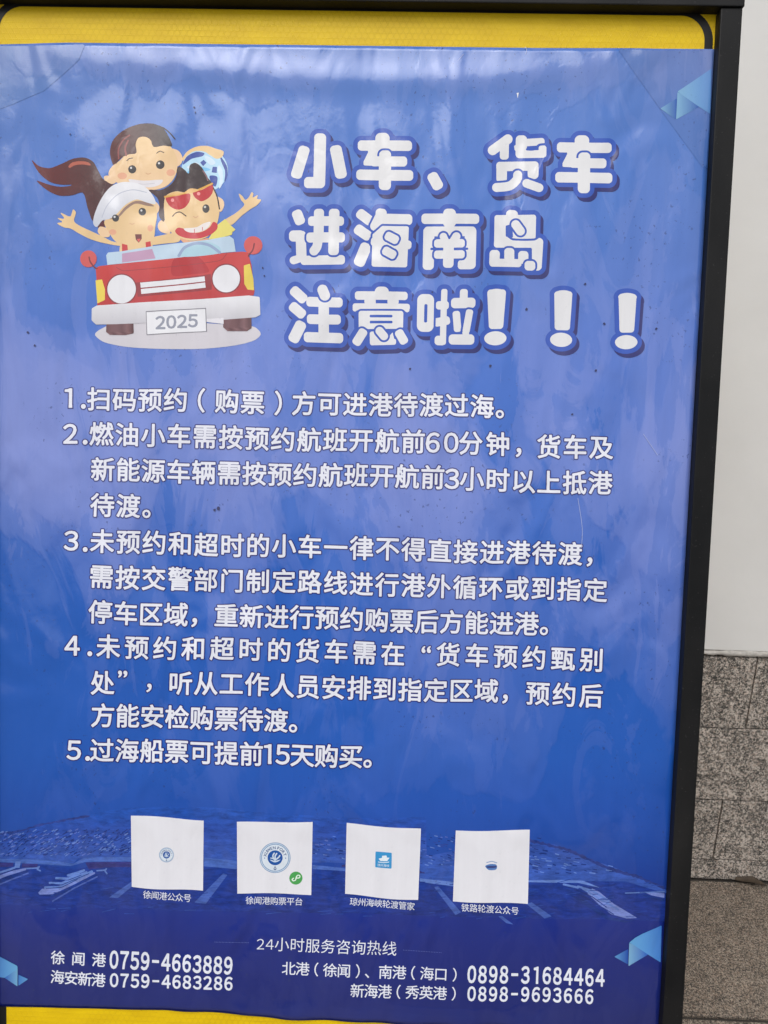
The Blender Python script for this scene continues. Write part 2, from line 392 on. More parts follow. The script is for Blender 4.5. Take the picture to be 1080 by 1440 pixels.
# rear legs and feet so that the board really stands
def strut(name, P, Q, w_, mat, parent):
    P, Q = Vector(P), Vector(Q); d = Q - P; Lh = d.length
    V_, F_ = box_vf(-w_ / 2, w_ / 2, -w_ / 2, w_ / 2, 0, Lh, 0.0015)
    o = mesh_obj(name, V_, F_, mat, parent); o.matrix_local = Matrix.Translation(P) @ d.to_track_quat('Z', 'Y').to_matrix().to_4x4(); return o
inv = BM.inverted()
for uu in (UL_OUT + 0.02, U_OUT - 0.02):
    top = Vector((uu, V_BOT - 0.04, -0.003)); wp = BM @ top
    foot = wp - Vector(EY) * ((wp.z - 0.012) / EY[2])
    strut('leg', top, inv @ foot, 0.028, BLACK, board)
    hp = Vector((uu, 1.15, -0.030)); wh = BM @ hp
    strut('rear_leg', hp, inv @ Vector((wh.x, WALL_Y - 0.06, 0.012)), 0.022, BLACK, board)

# ------------------------------------------------------------------ print engine: distance fields on a grid, contoured into flat meshes
def seg_dist(X, Y, P, closed):
    """distance to a polyline and winding parity"""
    d2 = np.full(X.shape, 1e12); wn = np.zeros(X.shape, int)
    n = len(P)
    for i in range(n if closed else n - 1):
        ax, ay = P[i]; bx, by = P[(i + 1) % n]
        ex, ey = bx - ax, by - ay; L = ex * ex + ey * ey
        if L < 1e-14: continue
        t = np.clip(((X - ax) * ex + (Y - ay) * ey) / L, 0, 1)
        dx, dy = X - ax - t * ex, Y - ay - t * ey
        d2 = np.minimum(d2, dx * dx + dy * dy)
        if closed:
            cr = ex * (Y - ay) - ey * (X - ax)
            wn += ((ay <= Y) & (by > Y) & (cr > 0)).astype(int) - ((ay > Y) & (by <= Y) & (cr < 0)).astype(int)
    return np.sqrt(d2), wn
def contour(phi, x0, y0, c, level=0.0):
    """polygons covering phi < level; interior runs merged into long quads"""
    ny, nx = phi.shape; ph = phi - level
    ins = ph < 0
    ic = ins[:-1, :-1].astype(int) + ins[:-1, 1:] + ins[1:, 1:] + ins[1:, :-1]
    V, Fc, cache = [], [], {}
    def vid(key, x, y):
        k = cache.get(key)
        if k is None:
            k = cache[key] = len(V); V.append((x0 + x * c, y0 + y * c))
        return k
    phl = ph.tolist()
    for j in range(ny - 1):
        row = ic[j]
        if not row.any(): continue
        i = 0; nz = np.nonzero(row)[0]; last = -2; run = None
        for i in nz:
            i = int(i)
            if row[i] == 4:
                if run is not None and run[1] == i: run[1] = i + 1
                else:
                    if run is not None: Fc.append((vid(('p', run[0], j), run[0], j), vid(('p', run[1], j), run[1], j), vid(('p', run[1], j + 1), run[1], j + 1), vid(('p', run[0], j + 1), run[0], j + 1)))
                    run = [i, i + 1]
                if run[1] - run[0] >= 12:
                    Fc.append((vid(('p', run[0], j), run[0], j), vid(('p', run[1], j), run[1], j), vid(('p', run[1], j + 1), run[1], j + 1), vid(('p', run[0], j + 1), run[0], j + 1))); run = None
                continue
            cs = ((i, j), (i + 1, j), (i + 1, j + 1), (i, j + 1)); poly = []
            for k in range(4):
                (ax, ay), (bx, by) = cs[k], cs[(k + 1) % 4]
                pa, pb = phl[ay][ax], phl[by][bx]
                if pa < 0: poly.append(vid(('p', ax, ay), ax, ay))
                if (pa < 0) != (pb < 0):
                    t = pa / (pa - pb)
                    key = ('e', min(ax, bx), min(ay, by), ax != bx)
                    poly.append(vid(key, ax + (bx - ax) * t, ay + (by - ay) * t))
            if len(poly) >= 3: Fc.append(tuple(poly))
        if run is not None: Fc.append((vid(('p', run[0], j), run[0], j), vid(('p', run[1], j), run[1], j), vid(('p', run[1], j + 1), run[1], j + 1), vid(('p', run[0], j + 1), run[0], j + 1)))
    return np.array(V).reshape(-1, 2), Fc

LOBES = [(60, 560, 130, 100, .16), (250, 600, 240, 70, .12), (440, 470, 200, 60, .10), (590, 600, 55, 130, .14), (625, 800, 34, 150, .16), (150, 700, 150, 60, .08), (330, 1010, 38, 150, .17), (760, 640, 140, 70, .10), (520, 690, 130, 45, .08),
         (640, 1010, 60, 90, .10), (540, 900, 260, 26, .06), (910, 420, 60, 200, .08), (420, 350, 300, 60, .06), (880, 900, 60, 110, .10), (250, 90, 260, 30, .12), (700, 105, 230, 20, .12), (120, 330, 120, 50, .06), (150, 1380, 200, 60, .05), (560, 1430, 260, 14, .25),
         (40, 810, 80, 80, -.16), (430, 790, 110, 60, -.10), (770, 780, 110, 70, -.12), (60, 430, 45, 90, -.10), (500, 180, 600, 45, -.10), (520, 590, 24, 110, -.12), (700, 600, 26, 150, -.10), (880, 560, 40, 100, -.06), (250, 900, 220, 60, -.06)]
def sheen_at(V):  # places the painted reflection patches: positive lobes paler, negative ones clear
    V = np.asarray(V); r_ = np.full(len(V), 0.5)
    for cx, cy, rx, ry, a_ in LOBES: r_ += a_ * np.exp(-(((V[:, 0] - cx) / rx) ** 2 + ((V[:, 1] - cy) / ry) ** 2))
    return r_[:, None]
class Ink:
    """collects contoured shapes (photo measure) and links them as one mesh"""
    def __init__(s): s.V, s.F, s.C, s.Z = [], [], [], []; s.n = 0
    def add(s, V, F, col, z, flip=True):
        if len(V) == 0: return
        s.V.append(V); s.F += [tuple(q + s.n for q in (fc[::-1] if flip else fc)) for fc in F]
        c = np.array([col(x, y) for x, y in V]) if callable(col) else np.tile(np.array(col, float), (len(V), 1))
        c = np.hstack([c, sheen_at(V)]); s.C.append(c); s.Z.append(np.full(len(V), z)); s.n += len(V)
    def build(s, name, parent, mat=None, off=(0, 0, 0)):
        Q = np.concatenate(s.V).copy(); x_, y_ = Q[:, 0].copy(), Q[:, 1].copy()      # the sheet has shrunk and buckled a little
        if name != 'poster_sheet': Q[:, 1] += 0.7 * np.sin(x_ / 61 + y_ / 83) + 0.45 * np.sin(x_ / 27 - y_ / 47); Q[:, 0] += 0.6 * np.sin(x_ / 97 - y_ / 53 + 1)
        P = loc(Q); P[:, 2] = np.concatenate(s.Z)
        P = P - np.array(off)
        return mesh_obj(name, P, s.F, mat or FILM, parent, cols=np.concatenate(s.C))
def srgb(r, g_, b): return tuple((c / 255 / 12.92 if c <= 10 else ((c / 255 + 0.055) / 1.055) ** 2.4) for c in (r, g_, b))

def spline(P, n=5, closed=True):
    P = [np.array(p, float) for p in P]; m = len(P); out = []
    for i in range(m if closed else m - 1):
        if closed: a, b, c, d = P[i - 1], P[i], P[(i + 1) % m], P[(i + 2) % m]
        else: a, b, c, d = P[max(i - 1, 0)], P[i], P[i + 1], P[min(i + 2, m - 1)]
        l = np.linalg.norm(c - b); 
        m1 = (c - a); m2 = (d - b)
        l1 = np.linalg.norm(m1) + 1e-9; l2 = np.linalg.norm(m2) + 1e-9
        m1 = m1 / l1 * min(l1 * 0.5, l * 0.9); m2 = m2 / l2 * min(l2 * 0.5, l * 0.9)
        for k in range(n):
            t = k / n; t2, t3 = t * t, t * t * t
            out.append((2 * t3 - 3 * t2 + 1) * b + (t3 - 2 * t2 + t) * m1 + (-2 * t3 + 3 * t2) * c + (t3 - t2) * m2)
    if not closed: out.append(P[-1])
    return [tuple(q) for q in out]
def grid_for(P, pad, c):
    A = np.array(P); x0, y0 = A.min(0) - pad - 2 * c; x1, y1 = A.max(0) + pad + 2 * c
    nx = int((x1 - x0) / c) + 2; ny = int((y1 - y0) / c) + 2
    X, Y = np.meshgrid(x0 + np.arange(nx) * c, y0 + np.arange(ny) * c)
    return x0, y0, X, Y
def area(P, smooth=True, r=0.0, c=0.7, n=5):
    if smooth: P = spline(P, n)
    x0, y0, X, Y = grid_for(P, r, c); d, wn = seg_dist(X, Y, P, True)
    return contour(np.where(wn != 0, -d, d) - r, x0, y0, c)
def line(P, r, smooth=True, c=0.5, taper=False):
    if smooth and len(P) > 2: P = spline(P, 6, False)
    x0, y0, X, Y = grid_for(P, r, c)
    if taper:
        phi = np.full(X.shape, 1e9); m = len(P)
        for i, (px, py) in enumerate(P):
            pass
        d, _ = seg_dist(X, Y, P, False); phi = d - r
    else: phi = seg_dist(X, Y, P, False)[0] - r
    return contour(phi, x0, y0, c)
def disc(cx, cy, rx, ry=None, rot=0.0, n=36):
    ry = ry or rx; cr, sr = math.cos(rot), math.sin(rot)
    P = [(cx + rx * math.cos(t) * cr - ry * math.sin(t) * sr, cy + rx * math.cos(t) * sr + ry * math.sin(t) * cr) for t in (2 * math.pi * k / n for k in range(n))]
    return np.array(P), [tuple(range(n))]
def ring(cx, cy, r0, r1, n=48):
    P = [(cx + r * math.cos(2 * math.pi * k / n), cy + r * math.sin(2 * math.pi * k / n)) for r in (r0, r1) for k in range(n)]
    return np.array(P), [(k, (k + 1) % n, n + (k + 1) % n, n + k) for k in range(n)]

Z = 0.00004            # one print layer
# ------------------------------------------------------------------ the poster sheet
poster = empty('poster', BM)
tag(poster, 'large blue wrinkled poster with white Chinese notice text pasted on the board', 'poster')
NX, NY = 150, 210
def interp(t, xs, ys): return np.interp(t, xs, ys)
def edge_top(s): return np.array([-6 + s * 1010.5, interp(s, [0, .1, .25, .4, .56, .75, 1], [62.5, 60.5, 61.5, 63, 65, 67.5, 69])])
def edge_bot(s):
    x = -4 + s * 931
    return np.array([x, interp(x, [-4, 60, 200, 235, 260, 330, 400, 450, 540, 640, 740, 927], [1415, 1416.5, 1420, 1420, 1422, 1424.5, 1432, 1434, 1438, 1443, 1444, 1449])])
RIDGE = [(60, 70), (100, 76), (160, 86), (300, 97), (430, 108), (560, 112), (700, 108), (800, 98), (860, 84), (900, 72)]
ridge_l = loc(np.array(spline(RIDGE, 8, False)))[:, :2]
BGV = [(60, (80, 118, 190)), (150, (76, 120, 198)), (300, (70, 116, 198)), (480, (62, 108, 196)), (620, (52, 102, 192)), (760, (42, 96, 188)), (900, (34, 92, 184)), (1060, (32, 88, 180)),
       (1140, (32, 80, 172)), (1200, (32, 72, 160)), (1290, (24, 44, 132)), (1330, (22, 38, 120)), (1440, (17, 31, 102))]
def bg_col(x, y):
    ys = [q[0] for q in BGV]; c = [np.interp(y, ys, [srgb(*q[1])[k] for q in BGV]) for k in range(3)]
    dx = (x - 520) / 520                                   # the print is a little lighter towards its middle
    k = 1.0 - 0.10 * dx * dx
    return (c[0] * k, c[1] * k, c[2] * k)
V, Fc, Cc, Pp = [], [], [], []
for j in range(NY + 1):
    t = j / NY
    for i in range(NX + 1):
        s = i / NX
        Pp.append(edge_bot(s) * (1 - t) + edge_top(s) * t)
Pp = np.array(Pp); P = loc(Pp)
sx = np.tile(np.arange(NX + 1) / NX, NY + 1); ty = np.repeat(np.arange(NY + 1) / NY, NX + 1)
def ridge_h(P, X):
    dr = np.full(len(P), 9.0)
    for q in range(len(ridge_l) - 1):
        A_, B_ = ridge_l[q], ridge_l[q + 1]; e = B_ - A_
        tt = np.clip(((P[:, :2] - A_) @ e) / (e @ e), 0, 1)
        dr = np.minimum(dr, np.linalg.norm(P[:, :2] - A_ - tt[:, None] * e, axis=1))
    amp = 0.0030 * np.clip(np.sin(np.clip((X - 40) / 880, 0, 1) * math.pi), 0, 1) ** 0.5
    return amp * np.exp(-(dr / 0.018) ** 2)
h = ridge_h(P, Pp[:, 0])
bot = np.exp(-(ty / 0.012) ** 2)
h += bot * (0.0016 * (1 + np.sin(sx * 31 + 1.0)) * 0.5 + 0.0010 * (1 + np.sin(sx * 73))) * np.clip((sx - 0.2) * 6, 0.15, 1) * np.clip((0.95 - sx) * 8, 0, 1)
P[:, 2] = h
C = np.hstack([np.array([bg_col(x, y) for x, y in Pp]), sheen_at(Pp)])
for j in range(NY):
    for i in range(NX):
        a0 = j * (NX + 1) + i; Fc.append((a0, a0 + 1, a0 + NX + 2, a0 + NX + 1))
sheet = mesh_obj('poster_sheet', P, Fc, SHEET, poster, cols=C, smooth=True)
sol = sheet.modifiers.new('thick', 'SOLIDIFY'); sol.thickness = 0.0003; sol.offset = -1

# translucent corner shapes and folded paper corner ornaments, printed
def tint(k, add=(0, 0, 0)):
    return lambda x, y: tuple(c * kk + a_ for c, kk, a_ in zip(bg_col(x, y), k, add))
def hfun(V2):                                       # these lie partly on the raised ridge
    return None
def corner(P_, col):
    v_, f_ = area(P_, smooth=False, c=2.5); k = Ink(); k.add(v_, f_, col, 0.0)
    o = k.build('corner_shade', poster, SHEET); q = loc(v_); hh = ridge_h(q, v_[:, 0]) + 0.0003
    for m_, z_ in zip(o.data.vertices, hh): m_.co.z = z_
corner([(-3, 64.5), (120, 62.5), (112, 84), (62, 128), (20, 146), (-3, 154)], tint((1.04, 1.0, 0.93)))
corner([(868, 70), (1002, 71.5), (993, 232), (988, 236), (930, 158), (905, 122)], tint((1.04, 0.94, 0.90)))
def cmix(a_, b_, t): t = min(max(t, 0), 1); return tuple(p + (q - p) * t for p, q in zip(a_, b_))
LB, MB, DB = srgb(120, 170, 205), srgb(86, 138, 205), srgb(30, 84, 168)
def orn(name, pts, o, s, gx):
    k = Ink(); T = lambda P_: [(o[0] + x / s, o[1] + y / s) for x, y in P_]
    A_, B_, C_ = (T(q) for q in pts)
    for P_, (c0, c1), z in ((A_, gx[0], 0.0006), (B_, gx[1], 0.00055), (C_, gx[2], 0.0005)):
        xs = [p[0] for p in P_]; x0, x1 = min(xs), max(xs)
        v_, f_ = area(P_, smooth=False, c=0.9)
        k.add(v_, f_, lambda x, y: cmix(c0, c1, (x - x0) / (x1 - x0)), z)
    k.build(name, poster)
orn('folded_paper_ornament', [[(555, 535), (928, 290), (908, 775), (790, 700), (590, 560)], [(555, 540), (590, 560), (790, 700), (540, 838)], [(370, 722), (547, 608), (540, 838), (528, 836)]], (880, 60), 7.714,
    [(LB, MB), (LB, DB), (LB, DB)])
orn('folded_paper_ornament', [[(165, 358), (205, 325), (250, 300), (380, 240), (372, 485), (290, 435), (190, 370)], [(165, 360), (190, 370), (290, 435), (158, 512)], [(65, 450), (158, 400), (155, 500)]], (850, 1250), 4.696,
    [(srgb(100, 165, 215), srgb(60, 120, 200)), (LB, srgb(30, 84, 180)), (srgb(90, 150, 205), srgb(26, 70, 160))])
orn('folded_paper_ornament', [[(-8, 166), (75, 212), (76, 225), (20, 262), (-8, 258)], [(76, 222), (76, 300), (20, 262)], [(80, 250), (122, 270), (80, 298)]], (0, 1290), 3.086,
    [(srgb(70, 130, 200), srgb(100, 165, 210)), (srgb(30, 90, 180), srgb(110, 165, 205)), (srgb(60, 120, 190), srgb(90, 150, 205))])

# ------------------------------------------------------------------ harbour picture printed along the lower part
har = Ink()
def hp(P_, col, z=1.0, smooth=False, c=0.9): v_, f_ = area(P_, smooth=smooth, c=c); har.add(v_, f_, col, z * Z)
def hl(P_, r_, col, z=2.0): v_, f_ = line(P_, r_, smooth=False, c=0.55); har.add(v_, f_, col, z * Z)
def o5(P_): return [(x / 5.4, 1120 + y / 5.4) for x, y in P_]
def o7(P_): return [(580 + x / 3, 1140 + y / 3) for x, y in P_]
SEA, LAND, ROAD, DK, RED, LT = srgb(26, 58, 142), srgb(44, 76, 160), srgb(68, 100, 178), srgb(24, 50, 122), srgb(50, 52, 122), srgb(92, 122, 192)
SEA2 = srgb(28, 50, 132)
# sea sheet
hp([(-4, 1208), (0, 1215), (60, 1216), (105, 1222), (180, 1216), (480, 1222), (600, 1232), (800, 1238), (936, 1246), (936, 1296), (700, 1290), (400, 1283), (150, 1278), (-4, 1272)], lambda x, y: cmix(SEA, SEA2, (y - 1210) / 75), 1.0, c=2)
# land
def landc(x, y): return cmix(cmix(bg_col(x, y), srgb(36, 72, 162), (y - 1146) / 26), srgb(52, 84, 168), (y - 1165) / 45)
hp(o5([(-20, 262), (90, 265), (200, 240), (320, 205), (450, 180), (560, 165), (720, 130), (900, 95), (1000, 80)]) + [(300, 1136), (480, 1150), (600, 1150), (600, 1222), (480, 1214), (300, 1208), (186, 1208)] + o5([(600, 470), (560, 510), (350, 480), (-20, 465)]), landc, 1.2, c=1.6)
hp(o7([(480, 150), (520, 130), (600, 140), (680, 175), (760, 210), (850, 240), (1000, 300), (1072, 335), (1072, 350), (900, 300), (780, 300), (500, 290), (180, 300), (30, 285), (30, 200), (180, 170)]), landc, 1.25, c=1.6)
random.seed(11)
# tree belts
def belt(P_, th, col):
    Q = []
    for (x0, y0), (x1, y1) in zip(P_[:-1], P_[1:]):
        k = max(2, int(math.hypot(x1 - x0, y1 - y0) / 3))
        for i in range(k): Q.append((x0 + (x1 - x0) * i / k, y0 + (y1 - y0) * i / k))
    hp([(x, y - th * random.uniform(.3, 1)) for x, y in Q] + [(x, y + th * random.uniform(.2, .8)) for x, y in Q[::-1]], col, 1.5, c=0.8)
belt(o5([(-10, 275), (100, 268), (200, 245), (320, 210), (450, 188), (560, 172), (700, 150)]), 2.6, srgb(40, 62, 138))
belt(o7([(490, 122), (560, 140), (640, 160), (700, 185), (780, 225), (860, 255), (950, 280), (1070, 330)]), 3.6, srgb(40, 58, 128))
belt([(480, 1219), (500, 1216), (520, 1219), (560, 1222), (600, 1228)], 2.5, srgb(48, 52, 116))
# rows of parked trucks and yards: many little dashes
for k in range(900):
    if k % 2: x, y = random.uniform(0, 186), random.uniform(1168, 1204)
    else: x, y = random.uniform(430, 760), random.uniform(1176, 1226)
    if k % 2 == 0 and y > 1206 + (x - 430) * 0.06: continue
    if k % 2 == 0 and x > 600: y -= 0
    a_ = rad(-28 if k % 2 else 12) + random.uniform(-.08, .08); l_ = random.uniform(1.5, 5.5)
    hl([(x, y), (x + l_ * math.cos(a_), y + l_ * math.sin(a_))], random.uniform(.4, .8), random.choice((DK, srgb(88, 108, 184), srgb(44, 66, 144), LT, DK)), 2.0 + 0.0017 * k)
for k in range(60):
    x, y = random.uniform(745, 860), random.uniform(1188, 1228)
    if y < 1182 + (x - 745) * 0.32: continue
    hl([(x, y), (x + random.uniform(3, 8), y + random.uniform(.5, 1.8))], random.uniform(.5, .9), random.choice((DK, DK, LT)), 3.4 + 0.003 * k)
# roads, quays
hp(o5([(-20, 468), (300, 475), (440, 490), (560, 512), (640, 470), (1000, 462), (1000, 498), (650, 502), (540, 530), (330, 512), (-20, 495)]), ROAD, 3.7)
hp([(287, 1206), (333, 1210), (333, 1222), (287, 1218)], ROAD, 3.7); hp([(439, 1216), (487, 1222), (487, 1226), (439, 1222)], ROAD, 3.7)
hp(o7([(30, 285), (172, 300), (500, 290), (620, 290), (720, 296), (800, 330), (700, 305), (500, 298), (172, 318), (30, 300)]), LT, 3.72)
hp(o5([(-20, 500), (105, 500), (100, 530), (-20, 535)]), RED, 3.75); hp(o5([(170, 505), (290, 508), (280, 540), (165, 535)]), RED, 3.75)
hp(o5([(650, 505), (1000, 500), (1000, 540), (800, 545), (680, 560)]), RED, 3.75)
hp(o5([(120, 490), (160, 490), (150, 540), (110, 540)]), LT, 3.8)
hl(o5([(195, 545), (280, 540), (300, 530), (285, 550), (308, 562)]), 1.0, LT, 3.8); hl(o5([(740, 570), (800, 565), (812, 555), (800, 570), (815, 592)]), 1.0, LT, 3.8)
# piers
for Q in (o5([(830, 772), (1005, 650), (1005, 688), (900, 775)]), [(274, 1268), (314, 1228), (320, 1230), (290, 1270)], [(610, 1247), (616, 1246), (648, 1282), (640, 1286)], [(740, 1270), (748, 1268), (776, 1288), (766, 1291)], [(700, 1288), (706, 1288), (722, 1300), (712, 1298)]):
    hp(Q, srgb(66, 94, 172), 3.9)
# the ships in harbour
def ship(T, P_hull, decks, shade):
    hp(T(shade), DK, 4.0)
    hp(T(P_hull), srgb(112, 130, 198), 4.1)
    for k, (A_, r_) in enumerate(decks): hl(T(A_), r_, LT if k % 2 == 0 else DK, 4.2 + 0.02 * k)
ship(o5, [(290, 730), (320, 700), (420, 690), (560, 635), (722, 578), (728, 590), (560, 672), (400, 742), (300, 745)],
     [([(345, 690), (450, 690), (560, 640), (700, 575)], 1.8), ([(350, 698), (470, 690), (590, 632)], .5), ([(380, 655), (470, 660), (560, 620), (660, 580)], 1.6), ([(385, 663), (470, 672), (570, 632), (680, 590)], .5),
      ([(430, 620), (520, 625), (600, 590)], 1.7), ([(430, 630), (520, 636), (620, 600)], .5), ([(520, 600), (600, 580), (640, 565)], 1.8)],
     [(290, 745), (400, 748), (560, 690), (740, 600), (745, 612), (600, 690), (420, 760), (190, 745)])
ship(o5, [(-10, 600), (100, 560), (200, 540), (200, 556), (60, 600), (-10, 628)], [([(-10, 580), (80, 550), (110, 540)], 1.5), ([(-10, 590), (110, 552)], .5)], [(-10, 630), (100, 590), (210, 558), (215, 575), (60, 640), (-10, 665)])
ship(o7, [(760, 330), (790, 345), (850, 395), (900, 425), (950, 455), (905, 458), (840, 440), (790, 400), (740, 350)],
     [([(700, 320), (760, 340), (830, 385)], 1.4), ([(660, 320), (760, 365), (820, 410)], .6), ([(720, 330), (800, 380), (870, 420)], 1.2), ([(650, 330), (740, 372), (850, 440)], .6), ([(640, 310), (700, 325)], 1.4)],
     [(650, 345), (740, 385), (830, 450), (905, 468), (960, 460), (900, 475), (820, 462), (700, 380)])
ship(o7, [(980, 345), (1064, 348), (1064, 368), (1010, 358)], [([(900, 350), (1064, 342)], 0.8)], [(960, 352), (1064, 372), (1064, 384), (990, 366)])
hl(o5([(400, 795), (560, 700), (740, 615)]), 1.0, srgb(72, 94, 170), 4.5); hl(o5([(-10, 670), (100, 625), (215, 580)]), 1.0, srgb(72, 94, 170), 4.5)
for k in range(150):                               # ripples and small boats on the water
    x = random.uniform(0, 930); y = random.uniform(1230, 1284) + x * 0.012
    l_ = random.uniform(4, 22)
    hl([(x, y), (x + l_, y - l_ * random.uniform(-.05, .25))], random.uniform(.3, .6), random.choice((srgb(36, 66, 150), srgb(24, 50, 128), srgb(42, 72, 152))), 5.0 + 0.003 * k)
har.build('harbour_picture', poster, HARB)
# small scuffs: a white chip and hair scratches in the film, a few stuck crumbs
k = Ink(); k.add(*area([(726, 128), (730.5, 128.5), (729, 133), (728.2, 139), (727, 133)], False, c=0.4), srgb(222, 224, 228), 0.0006); k.build('chip', poster)
for P_ in ([(639, 92), (646, 84), (652, 77)], [(738, 66), (740, 70), (738.5, 76)], [(905, 610), (925, 640)], [(812, 700), (818, 742), (817, 770)]):
    k = Ink(); v_, f_ = line(P_, 0.35, c=0.3); k.add(v_, f_, srgb(160, 172, 215), 0.0007); k.build('scratch', poster)
for cx, cy, r_ in ((273, 151, 1.2), (274.5, 158, 1.3), (283, 103, 1.3), (342, 116, 1.5), (427, 121, 2.0), (100, 190, 1.2), (735, 92, 1.0), (307, 714, 2.6), (302, 716, 1.8), (740, 436, 2.0), (849, 455, 1.8), (822, 400, 1.5), (922, 462, 1.8), (370, 378, 1.4), (372, 389, 1.3), (40, 468, 1.8), (50, 486, 1.6), (608, 410, 1.2), (690, 515, 1.8), (577, 519, 1.8), (838, 520, 1.8), (805, 582, 1.6)):
    k = Ink(); k.add(*area([(cx + r_ * random.uniform(.6, 1.2) * math.cos(t_), cy + r_ * random.uniform(.6, 1.2) * math.sin(t_)) for t_ in np.linspace(0, 5.6, 7)], c=0.35), srgb(30, 34, 84), 0.0011); k.build('grime_spot', poster)

# ------------------------------------------------------------------ heading characters
WHITE = srgb(222, 222, 224)
OUTL, SHAD = srgb(38, 80, 178), srgb(28, 30, 104)
def sd_box(X, Y, a_, b_, hw, rc):
    ax, ay = a_; bx, by = b_; cx, cy = (ax + bx) / 2, (ay + by) / 2
    L = math.hypot(bx - ax, by - ay); ux, uy = (bx - ax) / L, (by - ay) / L
    p = np.abs((X - cx) * ux + (Y - cy) * uy) - L / 2; q = np.abs(-(X - cx) * uy + (Y - cy) * ux) - hw
    rc = min(rc, hw, L / 2); p, q = p + rc, q + rc
    return np.hypot(np.maximum(p, 0), np.maximum(q, 0)) + np.minimum(np.maximum(p, q), 0) - rc
def B(x0, y0, x1, y1, w_): return ('b', (x0, y0), (x1, y1), w_)
def K(*P_, w): return ('k', P_, w)                     # round-ended polyline
def PG(*P_, r): return ('p', P_, r)
def E_(cx, cy, rx, ry): return ('e', cx, cy, rx, ry)
def prim(X, Y, q):
    if q[0] == 'b': return sd_box(X, Y, q[1], q[2], q[3], q[3] * 0.76)
    if q[0] == 'k': return seg_dist(X, Y, spline(q[1], 5, False) if len(q[1]) > 2 else list(q[1]), False)[0] - q[2]
    if q[0] == 'p':
        d, wn = seg_dist(X, Y, list(q[1]), True); return np.where(wn != 0, -d, d) - q[2]
    if q[0] == 'e':
        d, wn = seg_dist(X, Y, [(q[1] + q[3] * math.cos(t), q[2] + q[4] * math.sin(t)) for t in np.linspace(0, 2 * math.pi, 40)[:-1]], True); return np.where(wn != 0, -d, d)
def glyph_heading(name, ops, o, s, zi, gap=9, label=None):
    c = 0.45 * s
    xs, ys = [], []
    for op in ops:
        for q in op[1]:
            if q[0] == 'b': xs += [q[1][0] - q[3], q[1][0] + q[3], q[2][0] - q[3], q[2][0] + q[3]]; ys += [q[1][1] - q[3], q[1][1] + q[3], q[2][1] - q[3], q[2][1] + q[3]]
            elif q[0] == 'e': xs += [q[1] - q[3], q[1] + q[3]]; ys += [q[2] - q[4], q[2] + q[4]]
            else: xs += [p[0] for p in q[1]]; ys += [p[1] for p in q[1]]
    pad = 14 * s
    x0, x1, y0, y1 = min(xs) - pad, max(xs) + pad, min(ys) - pad, max(ys) + pad
    X, Y = np.meshgrid(np.arange(x0, x1, c), np.arange(y0, y1, c))
    phi = np.full(X.shape, 1e6); full = phi.copy()
    for op, ps in ops:
        d = np.min([prim(X, Y, q) for q in ps], axis=0)
        if op == '+': phi = np.minimum(phi, d)
        elif op == 'o': phi = np.minimum(np.maximum(phi, -(d - gap)), d)
        elif op == '-': phi = np.maximum(phi, -d)
        if op != '-': full = np.minimum(full, d)
    T = lambda V_: np.stack([o[0] + V_[:, 0] / s, o[1] + V_[:, 1] / s], 1) if len(V_) else V_
    root = Ink(); v_, f_ = contour(phi, x0, y0, c, -0.55 * s); root.add(T(v_), f_, WHITE, (9 + zi * 0.1) * Z)
    ob = root.build(name, poster)
    k = Ink(); v_, f_ = contour(full, x0, y0, c, 5.9 * s); k.add(T(v_), f_, OUTL, (7.2 + zi * 0.1) * Z); q = k.build('outline', ob)
    k = Ink(); v_, f_ = contour(full, x0, y0, c, 5.9 * s); k.add(T(v_) + np.array([4.0, 5.5]), f_, SHAD, (5.4 + zi * 0.1) * Z); q = k.build('drop_shadow', ob)
    return ob
def che(dx, dy, e=0):
    S = lambda *q: B(q[0] + dx, q[1] + dy, q[2] + dx, q[3] + dy, q[4])
    return [('+', [S(482, 135, 832, 140, 35), S(642, 55, 642, 160, 48), PG((555 + dx, 150 + dy), (640 + dx, 150 + dy), (600 + dx, 255 + dy), (530 + dx, 252 + dy), (530 + dx, 240 + dy), (560 + dx, 180 + dy), r=12)]),
            ('o', [S(658, 165, 658, 235, 40)]), ('+', [S(655, 200, 800, 238, 1), S(560, 235, 800, 238, 34), S(657, 190, 655, 418 + e, 41), S(472, 320 + e / 2, 838, 325 + e / 2, 36)])]
R1, R2, R3, R4, R5, R6, R7 = ((395, 175), 4.5), ((675, 175), 4.5), ((395, 285), 5.4), ((585, 285), 5.4), ((395, 395), 5.4), ((575, 395), 6.75), ((735, 395), 5.4)
